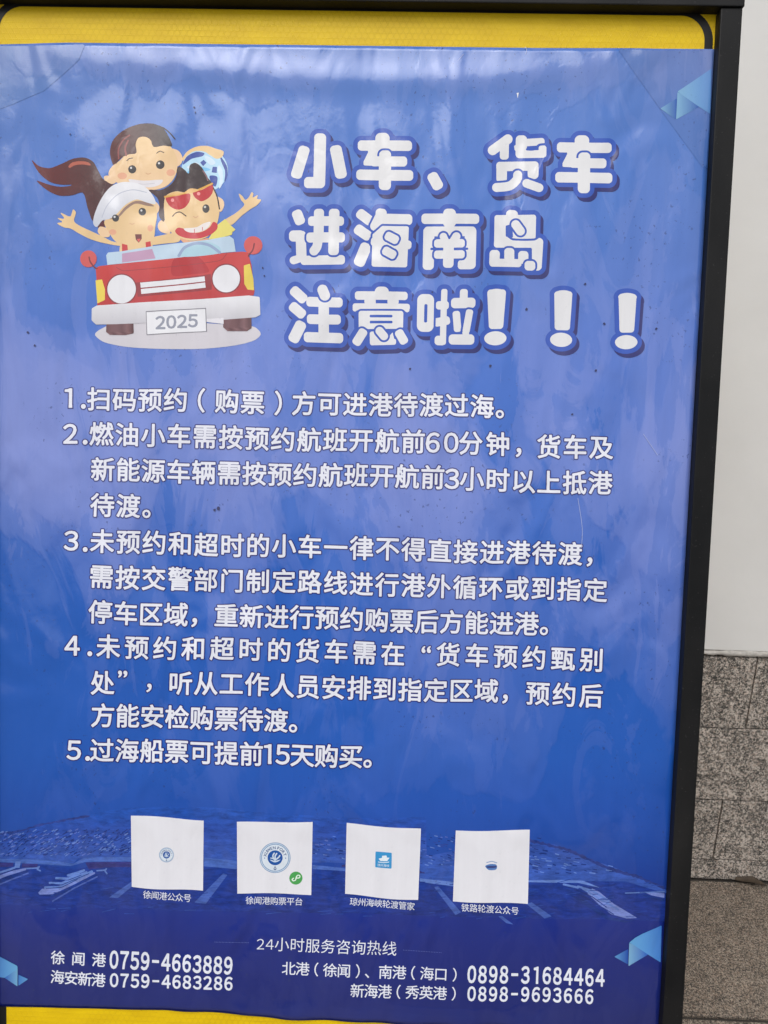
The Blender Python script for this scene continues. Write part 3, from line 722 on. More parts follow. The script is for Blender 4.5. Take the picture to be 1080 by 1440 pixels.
HEAD = [
 ([('+', [B(152, 138, 90, 346, 38), B(247, 55, 240, 410, 40), B(143, 372, 278, 374, 38), B(340, 132, 383, 348, 40)])], R1),
 (che(0, 0), R1),
 ([('+', [B(946, 308, 1004, 412, 38)])], R1),
 ([('+', [K((178, 92), (82, 160), w=33), B(158, 95, 155, 222, 31), B(265, 66, 262, 215, 38), B(240, 118, 413, 108, 26), B(235, 188, 420, 188, 27), K((230, 140), (232, 155), w=14), B(398, 130, 398, 212, 27)]),
   ('-', [K((300, 157), (345, 157), (378, 130), (418, 126), w=5)]), ('+', [B(102, 262, 375, 264, 32), B(140, 235, 137, 366, 36), B(338, 235, 338, 348, 37)]),
   ('o', [K((240, 318), (236, 345), (190, 385), (105, 395), w=31)]), ('o', [K((297, 372), (375, 402), w=30)])], R2),
 (che(4, 10, 14), R2),
 ([('+', [B(112, 58, 158, 172, 42), B(62, 256, 182, 254, 45), B(152, 215, 160, 430, 42), B(150, 440, 492, 436, 38), K((100, 440), (160, 420), w=33)]),
   ('o', [B(205, 145, 482, 146, 39), B(193, 268, 490, 269, 41), B(290, 50, 288, 300, 41), K((285, 290), (275, 340), (255, 368), w=38), B(405, 50, 402, 405, 43)])], R3),
 ([('+', [B(578, 70, 696, 156, 42), B(562, 190, 682, 270, 43), B(658, 308, 586, 486, 46)]),
   ('o', [B(762, 42, 755, 130, 45), B(715, 122, 998, 126, 44), K((745, 110), (712, 180), w=38)]),
   ('o', [PG((775, 192), (952, 192), (942, 470), (708, 470), (712, 250), r=20), B(680, 296, 993, 318, 36)]),
   ('o', [B(790, 240, 892, 290, 37)]), ('o', [B(773, 352, 874, 405, 37)])], R3),
 ([('+', [B(35, 120, 480, 122, 42), B(252, 42, 250, 190, 51), B(55, 215, 455, 218, 40), B(95, 180, 92, 508, 45), B(412, 180, 406, 508, 47), B(312, 470, 440, 472, 38)]),
   ('-', [B(40, 168, 198, 170, 6), B(302, 168, 470, 170, 6)]),
   ('o', [K((205, 255), (225, 300), w=31), K((303, 255), (275, 300), w=34), B(132, 306, 370, 308, 35), B(132, 390, 370, 392, 34), B(245, 290, 243, 495, 43)]), ('-', [B(110, 347, 200, 347, 6), B(292, 350, 390, 350, 6)])], R4),
 ([('+', [B(732, 50, 722, 130, 48), PG((615, 112), (890, 112), (885, 255), (880, 300), (610, 320), r=24), B(585, 312, 960, 312, 34), B(922, 265, 905, 520, 47), B(818, 478, 940, 480, 41)]),
   ('-', [K((690, 250), (735, 278), (895, 280), (928, 262), w=5)]), ('-', [PG((684, 178), (722, 168), (728, 258), (684, 252), r=3)]),
   ('o', [K((755, 165), (790, 215), w=37)]),
   ('-', [PG((640, 352), (870, 354), (870, 425), (640, 425), r=4)]),
   ('o', [B(596, 358, 590, 490, 42), B(705, 342, 705, 480, 41), B(812, 365, 810, 470, 42), B(552, 458, 800, 462, 34)]), ('o', [B(818, 480, 905, 482, 40)])], R4),
 ([('+', [B(82, 58, 192, 156, 43), B(72, 180, 182, 272, 42), B(165, 308, 82, 470, 46), B(192, 157, 475, 162, 40), B(328, 170, 325, 420, 43), B(195, 290, 460, 290, 40), B(170, 427, 477, 430, 42)]), ('o', [K((320, 68), (336, 108), w=43)])], R5),
 ([('+', [B(562, 110, 968, 112, 35), B(770, 40, 768, 140, 56), B(545, 194, 985, 198, 29), B(682, 120, 680, 190, 47), B(855, 120, 855, 190, 46), K((575, 205), (565, 212), w=20), K((950, 210), (962, 220), w=20)]),
   ('-', [B(726, 155, 808, 155, 9)]), ('o', [PG((612, 244), (914, 246), (912, 345), (612, 343), r=22)]), ('-', [B(680, 265, 848, 267, 7), B(680, 310, 848, 312, 7)]),
   ('o', [B(640, 362, 562, 482, 38)]), ('o', [B(675, 462, 880, 462, 26), B(700, 378, 700, 486, 26), PG((720, 380), (760, 430), (820, 430), (850, 395), (860, 440), (720, 440), r=6)]),
   ('o', [K((752, 378), (785, 418), w=34)]), ('o', [B(888, 372, 950, 480, 37)])], R5),
 ([('+', [B(338, 68, 326, 612, 33), B(255, 228, 385, 228, 44), B(235, 398, 396, 368, 45), B(244, 566, 355, 568, 50)]),
   ('o', [B(163, 116, 158, 488, 83)]), ('-', [B(165, 220, 162, 390, 11)]),
   ('+', [B(522, 73, 520, 200, 41), B(398, 208, 636, 210, 53), B(450, 280, 468, 488, 39)]), ('o', [B(582, 268, 542, 500, 38)]), ('+', [B(545, 470, 540, 520, 36), B(378, 556, 628, 558, 53)])], R6),
 ([('+', [PG((790, 128), (870, 128), (880, 150), (862, 455), (794, 455), (782, 150), r=0), PG((775, 120), (887, 120), (865, 430), (793, 430), r=36), E_(830, 120, 90, 42)]), ('o', [E_(823, 550, 109, 70)])], R6),
 ([('+', [PG((262, 105), (348, 105), (332, 350), (266, 350), r=28), E_(305, 103, 72, 34)]), ('o', [E_(291, 448, 86, 57)])], R7),
 ([('+', [PG((750, 124), (836, 124), (818, 366), (756, 366), r=28), E_(793, 123, 74, 34)]), ('o', [E_(783, 463, 88, 56)])], R7),
]
for zi, (ops, (o, s)) in enumerate(HEAD):
    gp = {4.5: 8, 5.4: 9, 6.75: 12}[s]
    glyph_heading('heading_character', ops, o, s, zi, gp)

# ------------------------------------------------------------------ text glyphs from the built-in font, thickened through their distance field
tcv = bpy.data.curves.new('type', 'FONT'); tcv.fill_mode = 'NONE'; tcv.resolution_u = 3
tob = bpy.data.objects.new('type', tcv); COL.objects.link(tob)
def loops_of(ch):
    tcv.body = ch
    bpy.context.view_layer.update()
    me = bpy.data.meshes.new_from_object(tob)
    co = [(v_.co.x, v_.co.y) for v_ in me.vertices]; nxt = {}
    E = [tuple(e.vertices) for e in me.edges]; adj = {}
    for a_, b_ in E: adj.setdefault(a_, []).append(b_); adj.setdefault(b_, []).append(a_)
    seen, out = set(), []
    for st in adj:
        if st in seen: continue
        lp = [st]; seen.add(st); cur = st
        while True:
            q = [k for k in adj[cur] if k not in seen]
            if not q: break
            cur = q[0]; seen.add(cur); lp.append(cur)
        out.append([co[k] for k in lp])
    bpy.data.meshes.remove(me)
    return out
fld = {}
GC = 1 / 58
FULL = {**{c_: chr(ord(c_) + 0xFEE0) for c_ in '0123456789'}, '.': '．', '-': '－'}
def field(ch):
    if ch in fld: return fld[ch]
    L = loops_of(FULL.get(ch, ch)); A = np.concatenate([np.array(q) for q in L])
    x0, y0 = A.min(0) - 0.10; x1, y1 = A.max(0) + 0.10
    X, Y = np.meshgrid(np.arange(x0, x1 + GC, GC), np.arange(y0, y1 + GC, GC))
    d = np.full(X.shape, 1e9); par = np.zeros(X.shape, int)
    for q in L:
        dd, wn = seg_dist(X, Y, q, True); d = np.minimum(d, dd); par += (wn != 0)
    phi = np.where(par % 2 == 1, -d, d)
    if ch == '1':                                    # plain figure one without a foot
        jm = int((0.45 * (A[:, 1].min() + A[:, 1].max()) + 0.1 * A[:, 1].min() - y0) / GC); cols_ = X[jm][phi[jm] < 0]; sx_ = cols_.mean(); hw_ = (cols_.max() - cols_.min()) / 2 + GC * .5
        foot = (np.abs(X - sx_) > hw_) & (Y < A[:, 1].min() + 0.16); phi = np.where(foot, np.maximum(phi, np.abs(X - sx_) - hw_), phi)
        A = np.array([(A[:, 0].min() + 0.06, A[:, 1].min()), (sx_ + hw_, A[:, 1].max())])
    fld[ch] = (phi, x0, y0, A.min(0), A.max(0)); return fld[ch]
gm = {}
def gmesh(ch, lev):
    k = (ch, round(lev, 4))
    if k not in gm:
        phi, x0, y0, _, _ = field(ch); gm[k] = contour(phi, x0, y0, GC, lev)
    return gm[k]
_, _, _, lo, hi = field('国'); EMC = (lo + hi) / 2; EMH = (hi[1] - lo[1]) / 0.91
_, _, _, lo0, hi0 = field('0'); CAPH = hi0[1] - lo0[1]; CAP0 = lo0[1]
print('em', EMH, 'cap', CAPH)
TXT, HALO = srgb(226, 228, 238), srgb(34, 36, 112)
def put(k, ko, ch, x, y, size, ang=0, bold=0.019, halo=0.042, mode='cjk', wide=1.0, z=0, col=TXT, hcol=HALO):
    phi, _, _, lo, hi = field(ch)
    if mode == 'cjk': c, sc = EMC, size / EMH
    elif mode == 'box': c, sc = (lo + hi) / 2, size / EMH
    else: c, sc = np.array([(lo[0] + hi[0]) / 2, CAP0 + CAPH / 2]), size / CAPH
    if ch in '（）': c = np.array([(lo[0] + hi[0]) / 2, EMC[1]])
    ca, sa = math.cos(ang), math.sin(ang)
    def T(V_):
        q = (V_ - c) * sc * ((0.60, 1) if ch == '-' else (1, 1)); qx, qy = q[:, 0] * wide, -q[:, 1]
        return np.stack([x + qx * ca - qy * sa, y + qx * sa + qy * ca], 1)
    v_, f_ = gmesh(ch, bold); k.add(T(v_), f_, col, (9 + z) * Z, flip=False)
    if ko is not None:
        v_, f_ = gmesh(ch, bold + halo); ko.add(T(v_), f_, hcol, (7.5 + z * 0.9) * Z, flip=False)
def run(k, ko, text, x0, y0, x1, y1, size, idx=None, **kw):
    n = (idx if idx is not None else len(text) - 1)
    ang = math.atan2(y1 - y0, x1 - x0) if n else 0.02
    for i, ch in enumerate(text):
        t = i / n if n else 0
        if ch == ' ': continue
        put(k, ko, ch, x0 + (x1 - x0) * t, y0 + (y1 - y0) * t, size, ang, z=0.12 * (i % 2), **kw)
S = 33.5
D = dict(mode='cap', bold=0.020)
LINES = [
 [('扫码预约（购票）方可进港待渡过海。', 140, 562, 678, 572.5, S, 15), ('1', 97, 559.5, 97, 559.5, 27, 0, D), ('.', 118, 561.5, 118, 561.5, 27, 0, D)],
 [('燃油小车需按预约航班开航前', 143, 611.5, 580.5, 622, S, None), ('2', 99, 610, 99, 610, 27, 0, D), ('.', 120, 612, 120, 612, 27, 0, D), ('60', 608, 623, 634, 623.5, 27, None, D), ('分钟，', 661.5, 624.5, 700, 625, S, 1), ('货车及', 772, 628, 846, 630, S, None)],
 [('新能源车辆需按预约航班开航前', 144.5, 661.5, 608, 672, S, None), ('3', 635, 673.5, 635, 673.5, 27, 0, D), ('小时以上抵港', 663, 674.5, 844, 680, S, None)],
 [('待渡。', 143.5, 711.5, 180, 713, S, 1)],
 [('未预约和超时的小车一律不得直接进港待渡，', 143.5, 762, 801.5, 779.5, S, 18), ('3', 100, 761, 100, 761, 27, 0, D), ('.', 120, 763, 120, 763, 27, 0, D)],
 [('需按交警部门制定路线进行港外循环或到指定', 143, 811.5, 837, 831, S, None)],
 [('停车区域，重新进行预约购票后方能进港。', 142, 861.5, 741, 878, S, 17)],
 [('未预约和超时的货车需在', 153, 909.5, 552, 919, S, None), ('4', 102, 908, 102, 908, 27, 0, D), ('.', 127, 909, 127, 909, 27, 0, D), ('“', 599, 912.5, 599, 912.5, S * 1.0, 0, dict(mode='box', bold=0.02)), ('货车预约甄别', 630, 921, 832.6, 929, S, None)],
 [('处', 144.4, 960.5, 144.4, 960.5, S, 0), ('”', 173, 947.5, 173, 947.5, S, 0, dict(mode='box', bold=0.02)), ('，', 210, 967, 210, 967, S, 0, dict(mode='box', bold=0.012)), ('听从工作人员安排到指定区域，', 254.5, 961, 683.6, 973, S, 12), ('预约后', 756, 976, 831.5, 979, S, None)],
 [('方能安检购票待渡。', 144.4, 1006, 388.7, 1014, S, 7)],
 [('过海船票可提前', 143, 1055, 353.7, 1061, S, None), ('5', 103.5, 1054, 103.5, 1054, 27, 0, D), ('.', 123, 1055.5, 123, 1055.5, 27, 0, D), ('15', 377, 1060.5, 398, 1061, 27, None, D), ('天购买。', 425.6, 1062, 494, 1063.5, S, 2)],
]
for ln in LINES:
    k, ko = Ink(), Ink()
    k2, ko2 = Ink(), Ink()
    for r_ in ln:
        kw = dict(r_[7]) if len(r_) > 7 else {}
        num = r_[1] < 130 and len(r_[0]) == 1
        run(k2 if num else k, ko2 if num else ko, *r_[:6], idx=r_[6], **kw)
    ob = k.build('text_line', poster); ko.build('letter_outline', ob)
    if k2.n: ob = k2.build('line_number', poster); ko2.build('letter_outline', ob)
# small print
W2 = srgb(222, 226, 238)
def small(name, runs):
    k = Ink()
    for r_ in runs:
        kw = dict(r_[7]) if len(r_) > 7 else {}
        kw.setdefault('bold', 0.004); run(k, None, *r_[:6], idx=r_[6], col=W2, **kw)
    return k.build(name, poster)
small('caption', [('徐闻港公众号', 207.5, 1258.5, 264, 1262, 11.4, None)])
small('caption', [('徐闻港购票平台', 351.5, 1266, 420, 1267.5, 11.4, None)])
small('caption', [('琼州海峡轮渡管家', 497, 1269, 577, 1274.5, 11.4, None)])
small('caption', [('铁路轮渡公众号', 654, 1276, 724, 1280.5, 11.4, None)])
ob = small('hotline_heading', [('24', 367, 1328, 380, 1328.5, 15, None, dict(mode='cap', bold=-0.004)), ('小时服务咨询热线', 397, 1329, 547.5, 1334.5, 20.5, None, dict(bold=0.0))])
k = Ink()
for (xa, ya, xb, yb) in ((303, 1323.5, 352, 1325.5), (567, 1336, 622, 1338.5)):
    for q in range(24):
        t = q / 24; k.add(*disc(xa + (xb - xa) * t, ya + (yb - ya) * t, 0.5, n=8), srgb(100, 116, 180), 9 * Z)
k.build('dotted_rule', poster)
PH = dict(mode='cap', bold=0.030, wide=0.66)
PH2 = dict(mode='cap', bold=0.028, wide=0.84)
small('phone_line', [('徐闻港', 81, 1347.7, 138.7, 1350, 19.5, None, dict(bold=0.012)), ('0759-4663889', 160, 1349, 321.5, 1357, 24, None, PH)])
small('phone_line', [('海安新港', 80.5, 1375, 138, 1378, 19.5, None, dict(bold=0.012)), ('0759-4683286', 160, 1377.5, 321.5, 1382.5, 18.5, None, PH2)])
small('phone_line', [('北港（徐闻）、南港（海口）', 406.7, 1363, 639, 1370, 19.5, None, dict(bold=0.008)), ('0898-31684464', 663, 1369, 843.5, 1375, 23.5, None, PH)])
small('phone_line', [('新海港（秀英港）', 503, 1393, 638, 1397, 19.5, None, dict(bold=0.008)), ('0898-9693666', 663, 1396.5, 828, 1401.5, 20, None, dict(mode='cap', bold=0.028, wide=0.76))])

# ------------------------------------------------------------------ cartoon print: three children in a red car
def z3(P_): return [(30 + x / 3, 160 + y / 3) for x, y in P_]
class Art:
    lay = 6.0
    def __init__(s, name): s.k = Ink(); s.name = name
    def _z(s): Art.lay += 0.08; return Art.lay * Z
    def a(s, P_, col, smooth=True, r=0.0): v_, f_ = area(z3(P_), smooth, r=r / 3, c=0.6); s.k.add(v_, f_, col, s._z()); return s
    def l(s, P_, r_, col, smooth=True): v_, f_ = line(z3(P_), r_ / 3, smooth, c=0.35); s.k.add(v_, f_, col, s._z()); return s
    def d(s, x, y, rx, col, ry=None, rot=0): (cx, cy), = z3([(x, y)]); v_, f_ = disc(cx, cy, rx / 3, (ry or rx) / 3, rot); s.k.add(v_, f_, col, s._z(), flip=True); return s
    def done(s, parent): return s.k.build(s.name, parent)
def vgrad(c0, c1, y0, y1): return lambda x, y: cmix(c0, c1, ((y - 160) * 3 - y0) / (y1 - y0))
def hgrad(c0, c1, x0, x1): return lambda x, y: cmix(c0, c1, ((x - 30) * 3 - x0) / (x1 - x0))
SK, SK2, SKP = srgb(228, 194, 142), srgb(234, 198, 156), srgb(226, 166, 132)
HR, HR2 = srgb(82, 16, 16), srgb(34, 12, 14)
RD, RDD = srgb(198, 50, 46), srgb(150, 44, 46)
illus = empty('cartoon_picture', BM.copy()); illus.parent = poster; illus.matrix_parent_inverse = Matrix(); illus.matrix_basis = Matrix()
gp = srgb(204, 200, 206)
Art('ground_shadow').a([(312, 930), (350, 960), (450, 982), (600, 994), (750, 994), (900, 978), (980, 958), (1008, 935), (1000, 915), (975, 900), (700, 880), (400, 880), (330, 908)], gp).done(illus)
# beach ball with the rear child's arm
t = Art('beach_ball'); LBL, DBL = srgb(176, 214, 236), srgb(28, 62, 152)
t.d(775, 236, 97, LBL, 93)
t.a([(690, 262), (720, 232), (770, 225), (800, 235), (760, 246), (715, 262), (700, 290)], srgb(120, 190, 232)).a([(700, 225), (735, 205), (752, 215), (720, 232)], srgb(214, 226, 238))
t.a([(683, 215), (700, 180), (740, 160), (772, 165), (765, 178), (720, 190)], DBL)
t.a([(755, 205), (770, 193), (782, 205), (768, 220)], DBL, False)
t.a([(808, 222), (826, 222), (826, 248), (804, 246)], DBL, False)
t.a([(838, 175), (866, 215), (870, 255), (858, 285), (860, 240), (846, 205)], DBL)
t.a([(795, 262), (828, 265), (822, 305), (808, 300)], DBL)
t.a([(835, 215), (850, 240), (850, 290), (836, 315), (838, 270), (828, 235)], srgb(205, 225, 240))
t.a([(775, 175), (800, 185), (820, 205), (800, 215), (780, 195)], srgb(205, 225, 240))
t.done(illus)
Art('arm').a([(680, 190), (700, 160), (740, 138), (785, 134), (820, 145), (852, 155), (848, 178), (825, 188), (800, 175), (770, 158), (730, 158), (700, 178), (684, 200)], SK).done(illus)
t = Art('rear_child')
t.a([(350, 268), (368, 262), (385, 272), (400, 290), (380, 298), (358, 290)], SK2)
t.a([(405, 212), (378, 232), (370, 260), (392, 285), (430, 290)], SK2).a([(632, 152), (662, 156), (680, 182), (676, 210), (655, 224), (638, 215)], SK2)
t.a([(400, 215), (398, 245), (412, 275), (445, 302), (500, 316), (565, 319), (610, 306), (640, 280), (656, 248), (660, 200), (640, 150), (600, 120), (540, 96), (500, 96), (470, 140), (425, 190)], vgrad(SK, SK2, 120, 310))
t.d(428, 262, 20, SKP, 14).d(632, 248, 18, SKP, 14)
t.a([(388, 214), (376, 168), (384, 122), (410, 88), (450, 62), (500, 46), (550, 44), (595, 60), (622, 98), (636, 137), (600, 136), (560, 141), (546, 112), (522, 99), (495, 104), (484, 130), (487, 166), (455, 172), (425, 186), (398, 213)], hgrad(HR, HR2, 380, 620))
t.l([(413, 190), (412, 150), (432, 112), (458, 92)], 3, srgb(140, 60, 58)).l([(445, 176), (440, 145), (452, 115)], 3.5, srgb(140, 60, 58))
t.l([(555, 46), (600, 62), (628, 84), (649, 108)], 2.4, HR2)
for x, y, r_ in ((470, 234, 17), (588, 215, 18)): t.d(x, y, r_, srgb(40, 34, 34)).d(x - 5, y - 6, 4.5, srgb(220, 220, 220))
t.l([(447, 199), (456, 190), (471, 187)], 1.8, HR2).l([(573, 167), (587, 159), (602, 165)], 1.8, HR2)
t.l([(528, 250), (537, 254), (548, 250)], 2, srgb(214, 168, 128))
t.a([(455, 276), (520, 281), (598, 278), (586, 298), (548, 309), (490, 304), (465, 292)], srgb(222, 218, 222))
t.l([(478, 292), (520, 296), (565, 292)], .9, srgb(190, 186, 190))
t.done(illus)
# girl
t = Art('girl')
t.a([(45, 197), (75, 222), (120, 232), (170, 215), (220, 193), (270, 188), (305, 205), (325, 240), (345, 275), (375, 295), (395, 305), (350, 360), (325, 430), (302, 456), (280, 400), (268, 350), (255, 335), (215, 347), (160, 348), (110, 325), (65, 284), (110, 299), (160, 311), (205, 308), (214, 303), (165, 302), (118, 288), (75, 250)], hgrad(srgb(98, 16, 14), srgb(66, 16, 14), 60, 330))
t.a([(200, 226), (215, 210), (250, 203), (285, 208), (294, 221), (260, 217), (225, 222), (206, 232)], srgb(176, 88, 66))
t.a([(150, 464), (172, 458), (152, 442), (180, 444), (165, 420), (196, 434), (208, 434), (218, 407), (230, 420), (222, 455), (245, 474), (300, 500), (340, 518), (380, 538), (425, 548), (420, 558), (345, 546), (290, 530), (240, 505), (207, 486), (180, 481)], SK)
t.a([(540, 524), (600, 508), (660, 500), (668, 535), (600, 545), (545, 550)], SK)
t.a([(320, 450), (345, 448), (352, 478), (338, 494), (322, 480)], HR)
t.a([(332, 478), (322, 500), (342, 520), (372, 518), (366, 488)], SK2).a([(556, 365), (582, 383), (580, 410), (560, 424)], SK2)
t.a([(430, 535), (540, 535), (552, 600), (425, 610)], SK)
t.a([(350, 455), (368, 500), (398, 540), (448, 566), (500, 571), (538, 555), (560, 520), (567, 470), (574, 425), (566, 385), (530, 365), (480, 352), (430, 375), (395, 420)], SK)
t.d(385, 500, 16, SKP, 12).d(545, 480, 12, SKP, 14)
t.a([(370, 446), (405, 432), (440, 392), (485, 366), (540, 374), (562, 388), (530, 386), (484, 378), (446, 402), (408, 440)], srgb(150, 120, 104))
t.a([(303, 465), (308, 430), (328, 380), (355, 335), (385, 305), (430, 288), (490, 292), (530, 312), (558, 345), (568, 378), (530, 372), (488, 360), (440, 384), (402, 424), (370, 446), (342, 452), (318, 480)], vgrad(srgb(228, 228, 232), srgb(200, 204, 216), 300, 470))
t.l([(340, 440), (362, 390), (410, 340), (470, 320), (530, 330)], 1.8, srgb(186, 190, 204))
for x, y, r_ in ((398, 441, 15), (512, 411, 16)): t.d(x, y, r_, srgb(52, 50, 52)).d(x - 4, y - 5, 4.5, srgb(210, 210, 210))
t.l([(458, 461), (468, 465), (478, 460)], 1.6, srgb(214, 168, 128))
t.a([(480, 507), (508, 506), (508, 526), (495, 543), (483, 530)], srgb(110, 48, 40), False).a([(487, 527), (505, 525), (495, 541)], srgb(214, 90, 80), False)
t.a([(424, 548), (447, 553), (452, 612), (424, 616)], RD, False).a([(524, 540), (545, 535), (553, 600), (528, 604)], RD, False)
t.done(illus)
# boy with sunglasses
t = Art('boy_with_sunglasses')
t.a([(858, 452), (905, 420), (935, 394), (942, 380), (928, 362), (919, 336), (934, 346), (946, 362), (960, 352), (973, 329), (980, 336), (978, 352), (998, 342), (996, 358), (1013, 362), (995, 385), (968, 402), (930, 432), (888, 470)], SK)
t.a([(828, 470), (862, 444), (884, 470), (906, 490), (893, 500), (890, 512), (830, 528), (790, 530)], srgb(228, 214, 110), False)
t.a([(606, 445), (584, 452), (577, 475), (592, 496), (630, 500)], SK2).a([(822, 352), (850, 360), (858, 385), (846, 412), (830, 408)], SK2)
t.a([(612, 340), (680, 318), (795, 290), (822, 340), (838, 400), (832, 450), (815, 490), (780, 522), (720, 534), (660, 518), (625, 487), (606, 440)], SK)
t.a([(668, 222), (690, 236), (708, 252), (712, 218), (735, 207), (762, 225), (785, 265), (803, 296), (745, 318), (715, 316), (690, 330), (655, 326), (612, 345), (603, 395), (604, 452), (582, 428), (585, 385), (575, 352), (540, 320), (590, 320), (635, 295), (655, 262), (658, 235)], hgrad(srgb(56, 18, 24), HR2, 560, 780))
t.l([(768, 240), (782, 262), (788, 280)], 3, srgb(130, 90, 96))
t.l([(806, 300), (828, 350), (838, 402)], 2.8, HR2)
GL = srgb(186, 28, 38)
t.a([(612, 352), (660, 345), (711, 336), (713, 365), (692, 394), (662, 403), (632, 391), (616, 370)], GL).a([(727, 330), (765, 320), (807, 300), (809, 330), (792, 355), (762, 369), (740, 358), (729, 345)], GL)
t.l([(608, 349), (680, 336), (740, 324), (807, 294)], 4, srgb(216, 160, 60))
t.a([(690, 334), (712, 316), (735, 316), (750, 322), (720, 334)], srgb(226, 180, 110)).a([(622, 344), (645, 330), (672, 332), (690, 336)], srgb(226, 180, 110))
t.d(640, 363, 7, srgb(240, 150, 150)).d(750, 337, 7, srgb(240, 150, 150))
t.d(781, 400, 15, srgb(58, 52, 48), 18).d(777, 393, 5, srgb(200, 200, 190))
t.l([(640, 430), (653, 417), (672, 413), (697, 430)], 2.2, srgb(60, 40, 36))
t.l([(728, 432), (738, 437), (748, 431)], 2, srgb(214, 168, 128))
t.a([(672, 522), (720, 536), (790, 524), (780, 540), (720, 546), (685, 540)], srgb(220, 160, 120))
t.a([(650, 492), (664, 478), (690, 484), (722, 500), (762, 498), (795, 480), (812, 457), (829, 466), (827, 488), (800, 510), (752, 525), (700, 523), (664, 510)], srgb(196, 48, 56))
t.a([(688, 482), (704, 497), (735, 500), (768, 494), (792, 478), (800, 456), (772, 462), (740, 478)], srgb(232, 224, 220))
for x, y in ((732, 492), (766, 484)): t.l([(x, y - 6), (x, y + 8)], 1.3, srgb(196, 48, 56), False)
t.done(illus)
# car
car = Art('red_car').a([(312, 650), (330, 642), (400, 635), (640, 605), (930, 584), (958, 586), (972, 640), (984, 752), (980, 770), (700, 788), (320, 806), (318, 720)], vgrad(srgb(200, 58, 54), srgb(182, 42, 42), 600, 800), False)
car.a([(632, 640), (655, 600), (740, 598), (782, 640), (790, 668), (720, 676), (640, 682)], srgb(178, 34, 38))
car.l([(400, 648), (430, 662), (600, 646), (780, 628), (845, 618), (868, 592)], 1.3, RDD)
car.a([(482, 712), (800, 676), (804, 742), (490, 772)], srgb(146, 40, 44), False)
car = car.done(illus)
t = Art('windscreen').a([(357, 598), (365, 586), (425, 580), (560, 555), (640, 545), (700, 540), (800, 530), (880, 517), (898, 530), (906, 584), (700, 600), (420, 632), (362, 638)], srgb(186, 208, 226), False)
t.a([(424, 590), (552, 568), (566, 608), (424, 628)], srgb(190, 150, 180), False)
t.a([(690, 560), (760, 535), (835, 560), (840, 590), (670, 600)], srgb(168, 204, 218))
t.l([(665, 596), (690, 562), (740, 545), (795, 555), (838, 586)], 6, srgb(146, 164, 196)); t.done(illus)
for x, y, r_, q in ((282, 612, 35, [(285, 605), (290, 625), (308, 648), (318, 652)]), (980, 557, 39, [(985, 550), (978, 578), (962, 598), (960, 605)])):
    t = Art('wing_mirror').d(x, y, r_, srgb(206, 84, 80)); t.l(q, 3, srgb(120, 40, 44)); t.done(illus)
for x, y, r_ in ((422, 739, 60), (865, 697, 58)):
    Art('headlight').d(x, y, r_ + 5, srgb(132, 40, 44)).d(x, y, r_, srgb(226, 226, 230)).done(illus)
Art('grille').a([(500, 712), (773, 685), (775, 706), (503, 734)], srgb(226, 226, 230), False).a([(503, 739), (775, 711), (777, 733), (505, 760)], srgb(226, 226, 230), False).done(illus)
YL = srgb(230, 205, 80)
Art('turn_signal').a([(314, 703), (338, 700), (350, 740), (350, 782), (322, 795)], YL, False, 2).done(illus)
Art('turn_signal').a([(942, 645), (964, 638), (978, 700), (980, 746), (956, 743), (943, 720)], YL, False, 2).done(illus)
for P_ in ([(363, 880), (468, 878), (470, 922), (440, 928), (375, 926), (362, 915)], [(855, 862), (966, 858), (966, 905), (950, 915), (870, 914), (854, 900)]):
    x0 = P_[0][0]; 
    Art('wheel').a(P_, lambda x, y, x0=x0: cmix(srgb(84, 44, 44), srgb(128, 88, 88), 0.5 + 0.5 * math.sin(((x - 30) * 3 - x0) * 0.16)), False, 4).done(illus)
t = Art('bumper').a([(303, 822), (320, 812), (960, 776), (1000, 782), (1002, 848), (985, 856), (780, 868), (470, 878), (318, 880), (303, 866)], vgrad(srgb(224, 224, 228), srgb(196, 194, 200), 780, 880), False, 6); t.a([(775, 866), (852, 862), (852, 888), (775, 878)], srgb(222, 220, 226), False); t.done(illus)
t = Art('number_plate').a([(524, 833), (778, 819), (782, 920), (528, 934)], srgb(120, 118, 126), False).a([(527, 837), (775, 823), (778, 918), (531, 931)], srgb(228, 228, 232), False)
for i, ch in enumerate('2025'):
    (x, y), = z3([(586 + i * 45.5, 882 - i * 2.6)]); Art.lay += .12
    v_, f_ = gmesh(ch, 0.03); lo, hi = field(ch)[3:]; c = (lo + hi) / 2; q = (v_ - c) * (18.0 / CAPH); q[:, 1] *= -1; t.k.add(q + np.array([x, y]), f_, srgb(142, 146, 160), Art.lay * Z, flip=False)
t.done(illus)
print('cartoon top layer mm', Art.lay * Z * 1000)

